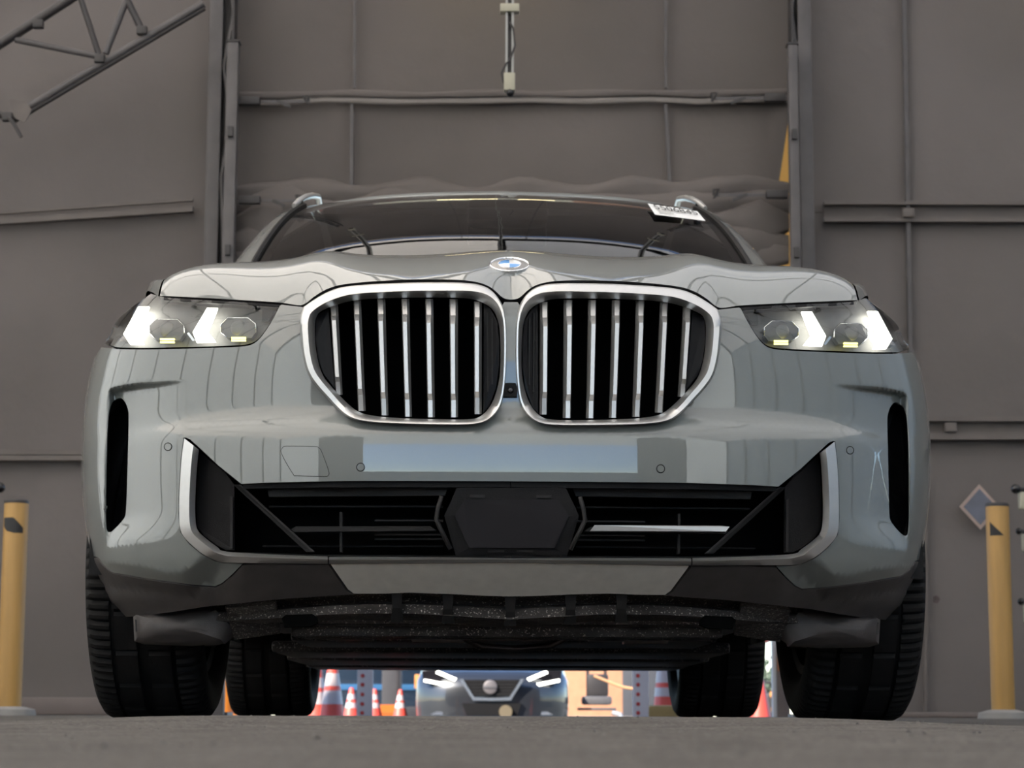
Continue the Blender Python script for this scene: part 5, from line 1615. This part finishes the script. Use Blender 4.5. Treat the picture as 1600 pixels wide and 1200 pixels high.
lathe('scooter_wheel', [(.10, -.04), (.22, -.04), (.24, 0), (.22, .04), (.10, .04)], RUBBER, mc_, 20, (0, -.2, .24), 'x'); box('scooter_body', (0, .3, .55), (.16, .9, .40), STEELD, mc_, .05)
lathe('scooter_lamp', [(0.0, -.04), (.05, -.03), (.06, .02)], mat('lamp_amber', (.5, .2, .05)), mc_, 16, (.03, -.25, .72), 'y'); tube('handlebar', [(-.3, -.1, .92), (0, -.15, .88), (.3, -.1, .92)], .018, STEELD, mc_, 6)
lathe('scooter_badge', [(0.0, -.03), (.06, -.02), (.065, .02)], mat('badge_copper', (.5, .25, .12), rough=.3, metal=.6), mc_, 16, (.05, -.25, .52), 'y')

# ------------------------------------------------------------------ dark crossover waiting in the yard
Y2 = 25.0
S2 = Y2 / F_PX
x2 = at(768.5, 1113, Y2).x
cr = thing('dark_crossover', 'dark grey crossover with lit chevron headlights, seen under the belly of the SUV', 'car', (x2, Y2, gz(Y2)), 0)
G2 = gz(Y2)
def q2(px, py, d=0.0):
    p = at(px, py, Y2); k = (Y2 + d) / Y2
    return (CAM.x + (p.x - CAM.x) * k - x2, d, CAM_H + (p.z - CAM_H) * k - G2)
DK = mat('dark_crossover_paint', (0.016, 0.017, 0.020), rough=.3, coat=1.0, var=.03)
# nose as a rounded shell
V = []
hs = [0.10, 0.16, 0.25, 0.36, 0.48, 0.60, 0.72, 0.82, 0.88, 0.92]
vb = [0.10, 0.04, 0.02, 0.03, 0.03, 0.02, 0.03, 0.06, 0.12, 0.22]
ws = [0.80, 0.84, 0.86, 0.87, 0.88, 0.885, 0.88, 0.87, 0.84, 0.80]
for h, v, w in zip(hs, vb, ws):
    for s in np.linspace(-1, 1, 41):
        V.append((w * (2*abs(s) - s*s) * math.copysign(1, s), v * (1 - s**4) + 0.5 * (1 - math.sqrt(max(0, 1 - min(1, (2*abs(s) - s*s))**3))), h))
put('nose', V, grid_faces(len(hs), 41), DK, cr)
V = []
for v, z, w in ((0.2, .915, .80), (.5, 1.0, .82), (1.0, 1.07, .80), (1.35, 1.10, .74)):
    for s in np.linspace(-1, 1, 21): V.append((w * s, v + .3 * s**4 * (1 if v < 1 else .5), z - .05 * s**4))
put('bonnet', V, grid_faces(4, 21), DK, cr)
V = [(s * (.72 - .14 * r), 1.35 + .75 * r + .1 * s * s, 1.10 + .48 * r) for r in np.linspace(0, 1, 6) for s in np.linspace(-1, 1, 13)]
put('windscreen', V, grid_faces(6, 13), SIDEG, cr)
box('cabin', (0, 3.0, 1.35), (1.2, 1.9, .5), DK, cr, .15); box('body', (0, 2.5, .62), (1.72, 4.0, .75), DK, cr, .15); box('roof', (0, 2.9, 1.6), (1.15, 1.8, .05), DK, cr, .02)
for sx in (-.76, .76):
    for y in (.85, 3.5): lathe('wheel', [(0.0, -.1), (.22, -.1), (.33, -.1), (.345, -.05), (.345, .05), (.33, .1), (.22, .1), (0.0, .1)], RUBBER, cr, 24, (sx, y, .345), 'x')
def pl2(name, pts, d, dep, m_, par=cr): 
    v_, f_ = plate_vf([q2(x, y, d) for x, y in pts], (0, dep, 0)); return put(name, v_, f_, m_, par, smooth=False)
CX2 = 768.5
for sd in (1, -1):
    X = (lambda x: x) if sd == 1 else (lambda x: 2*CX2 - x)
    hl = thing('crossover_headlamp', None, None); hl.parent = cr
    pl2('lamp_shell', [(X(659), 1049), (X(683), 1046), (X(716), 1063), (X(704), 1074), (X(662), 1067)], -0.004 + .14, .05, BLACKP, hl)
    pl2('led_strip', [(X(682), 1049), (X(685), 1048), (X(713.5), 1060), (X(710), 1064), (X(681), 1052)], -0.02 + .10, .02, LED, hl)
    pl2('led_strip', [(X(710), 1063), (X(713.5), 1061), (X(706), 1071), (X(699), 1073), (X(662), 1065), (X(663), 1061), (X(700), 1068)], -0.02 + .12, .02, LED, hl)
    pl2('grille_trim', [(X(718), 1061), (X(723), 1061), (X(741), 1089.5), (X(768.5), 1090.5), (X(768.5), 1095), (X(739), 1094.5)], -.03, .03, mat('crossover_trim', (.55, .56, .60), rough=.2, metal=.9), cr)
    pl2('fog_trim', [(X(672), 1117), (X(682), 1112), (X(715), 1114), (X(712), 1118)], .10, .02, mat('crossover_trim', (.55, .56, .60)), cr)
    for k in range(5): pl2('grille_bar', [(X(728 + k * 2.6), 1064 + k * 5), (X(768.5), 1064 + k * 5), (X(768.5), 1065.2 + k * 5), (X(728.6 + k * 2.6), 1065.2 + k * 5)], -.012, .01, DARKM, cr)
pl2('grille_mesh', [(724, 1062), (813, 1062), (796, 1088), (741, 1088)], -.006, .02, BLACKM)
pl2('lower_grille', [(722, 1099), (815, 1099), (808, 1118), (729, 1118)], .0, .03, BLACKM)
e2 = q2(766, 1073.5, -.03)
lathe('round_badge', [(0.0, -.012), (.06, -.01), (.078, -.004), (.08, .02)], mat('badge_grey', (.20, .18, .18), rough=.4, metal=.5), cr, 28, e2, 'y')
box('badge_bar', (e2[0], e2[1] - .016, e2[2]), (.15, .01, .026), mat('badge_bar_dark', (.10, .095, .10), rough=.4), cr, .003)
fr_ = q2(790, 1112, -.05)
lathe('tow_socket', [(.045, -.02), (.075, -.02), (.075, .03), (.045, .03)], mat('socket_tan', (.13, .10, .06), rough=.6), cr, 20, fr_, 'y')
lathe('tow_socket_bore', [(0.0, .0), (.045, .0), (.045, .02)], VOID, cr, 16, fr_, 'y')
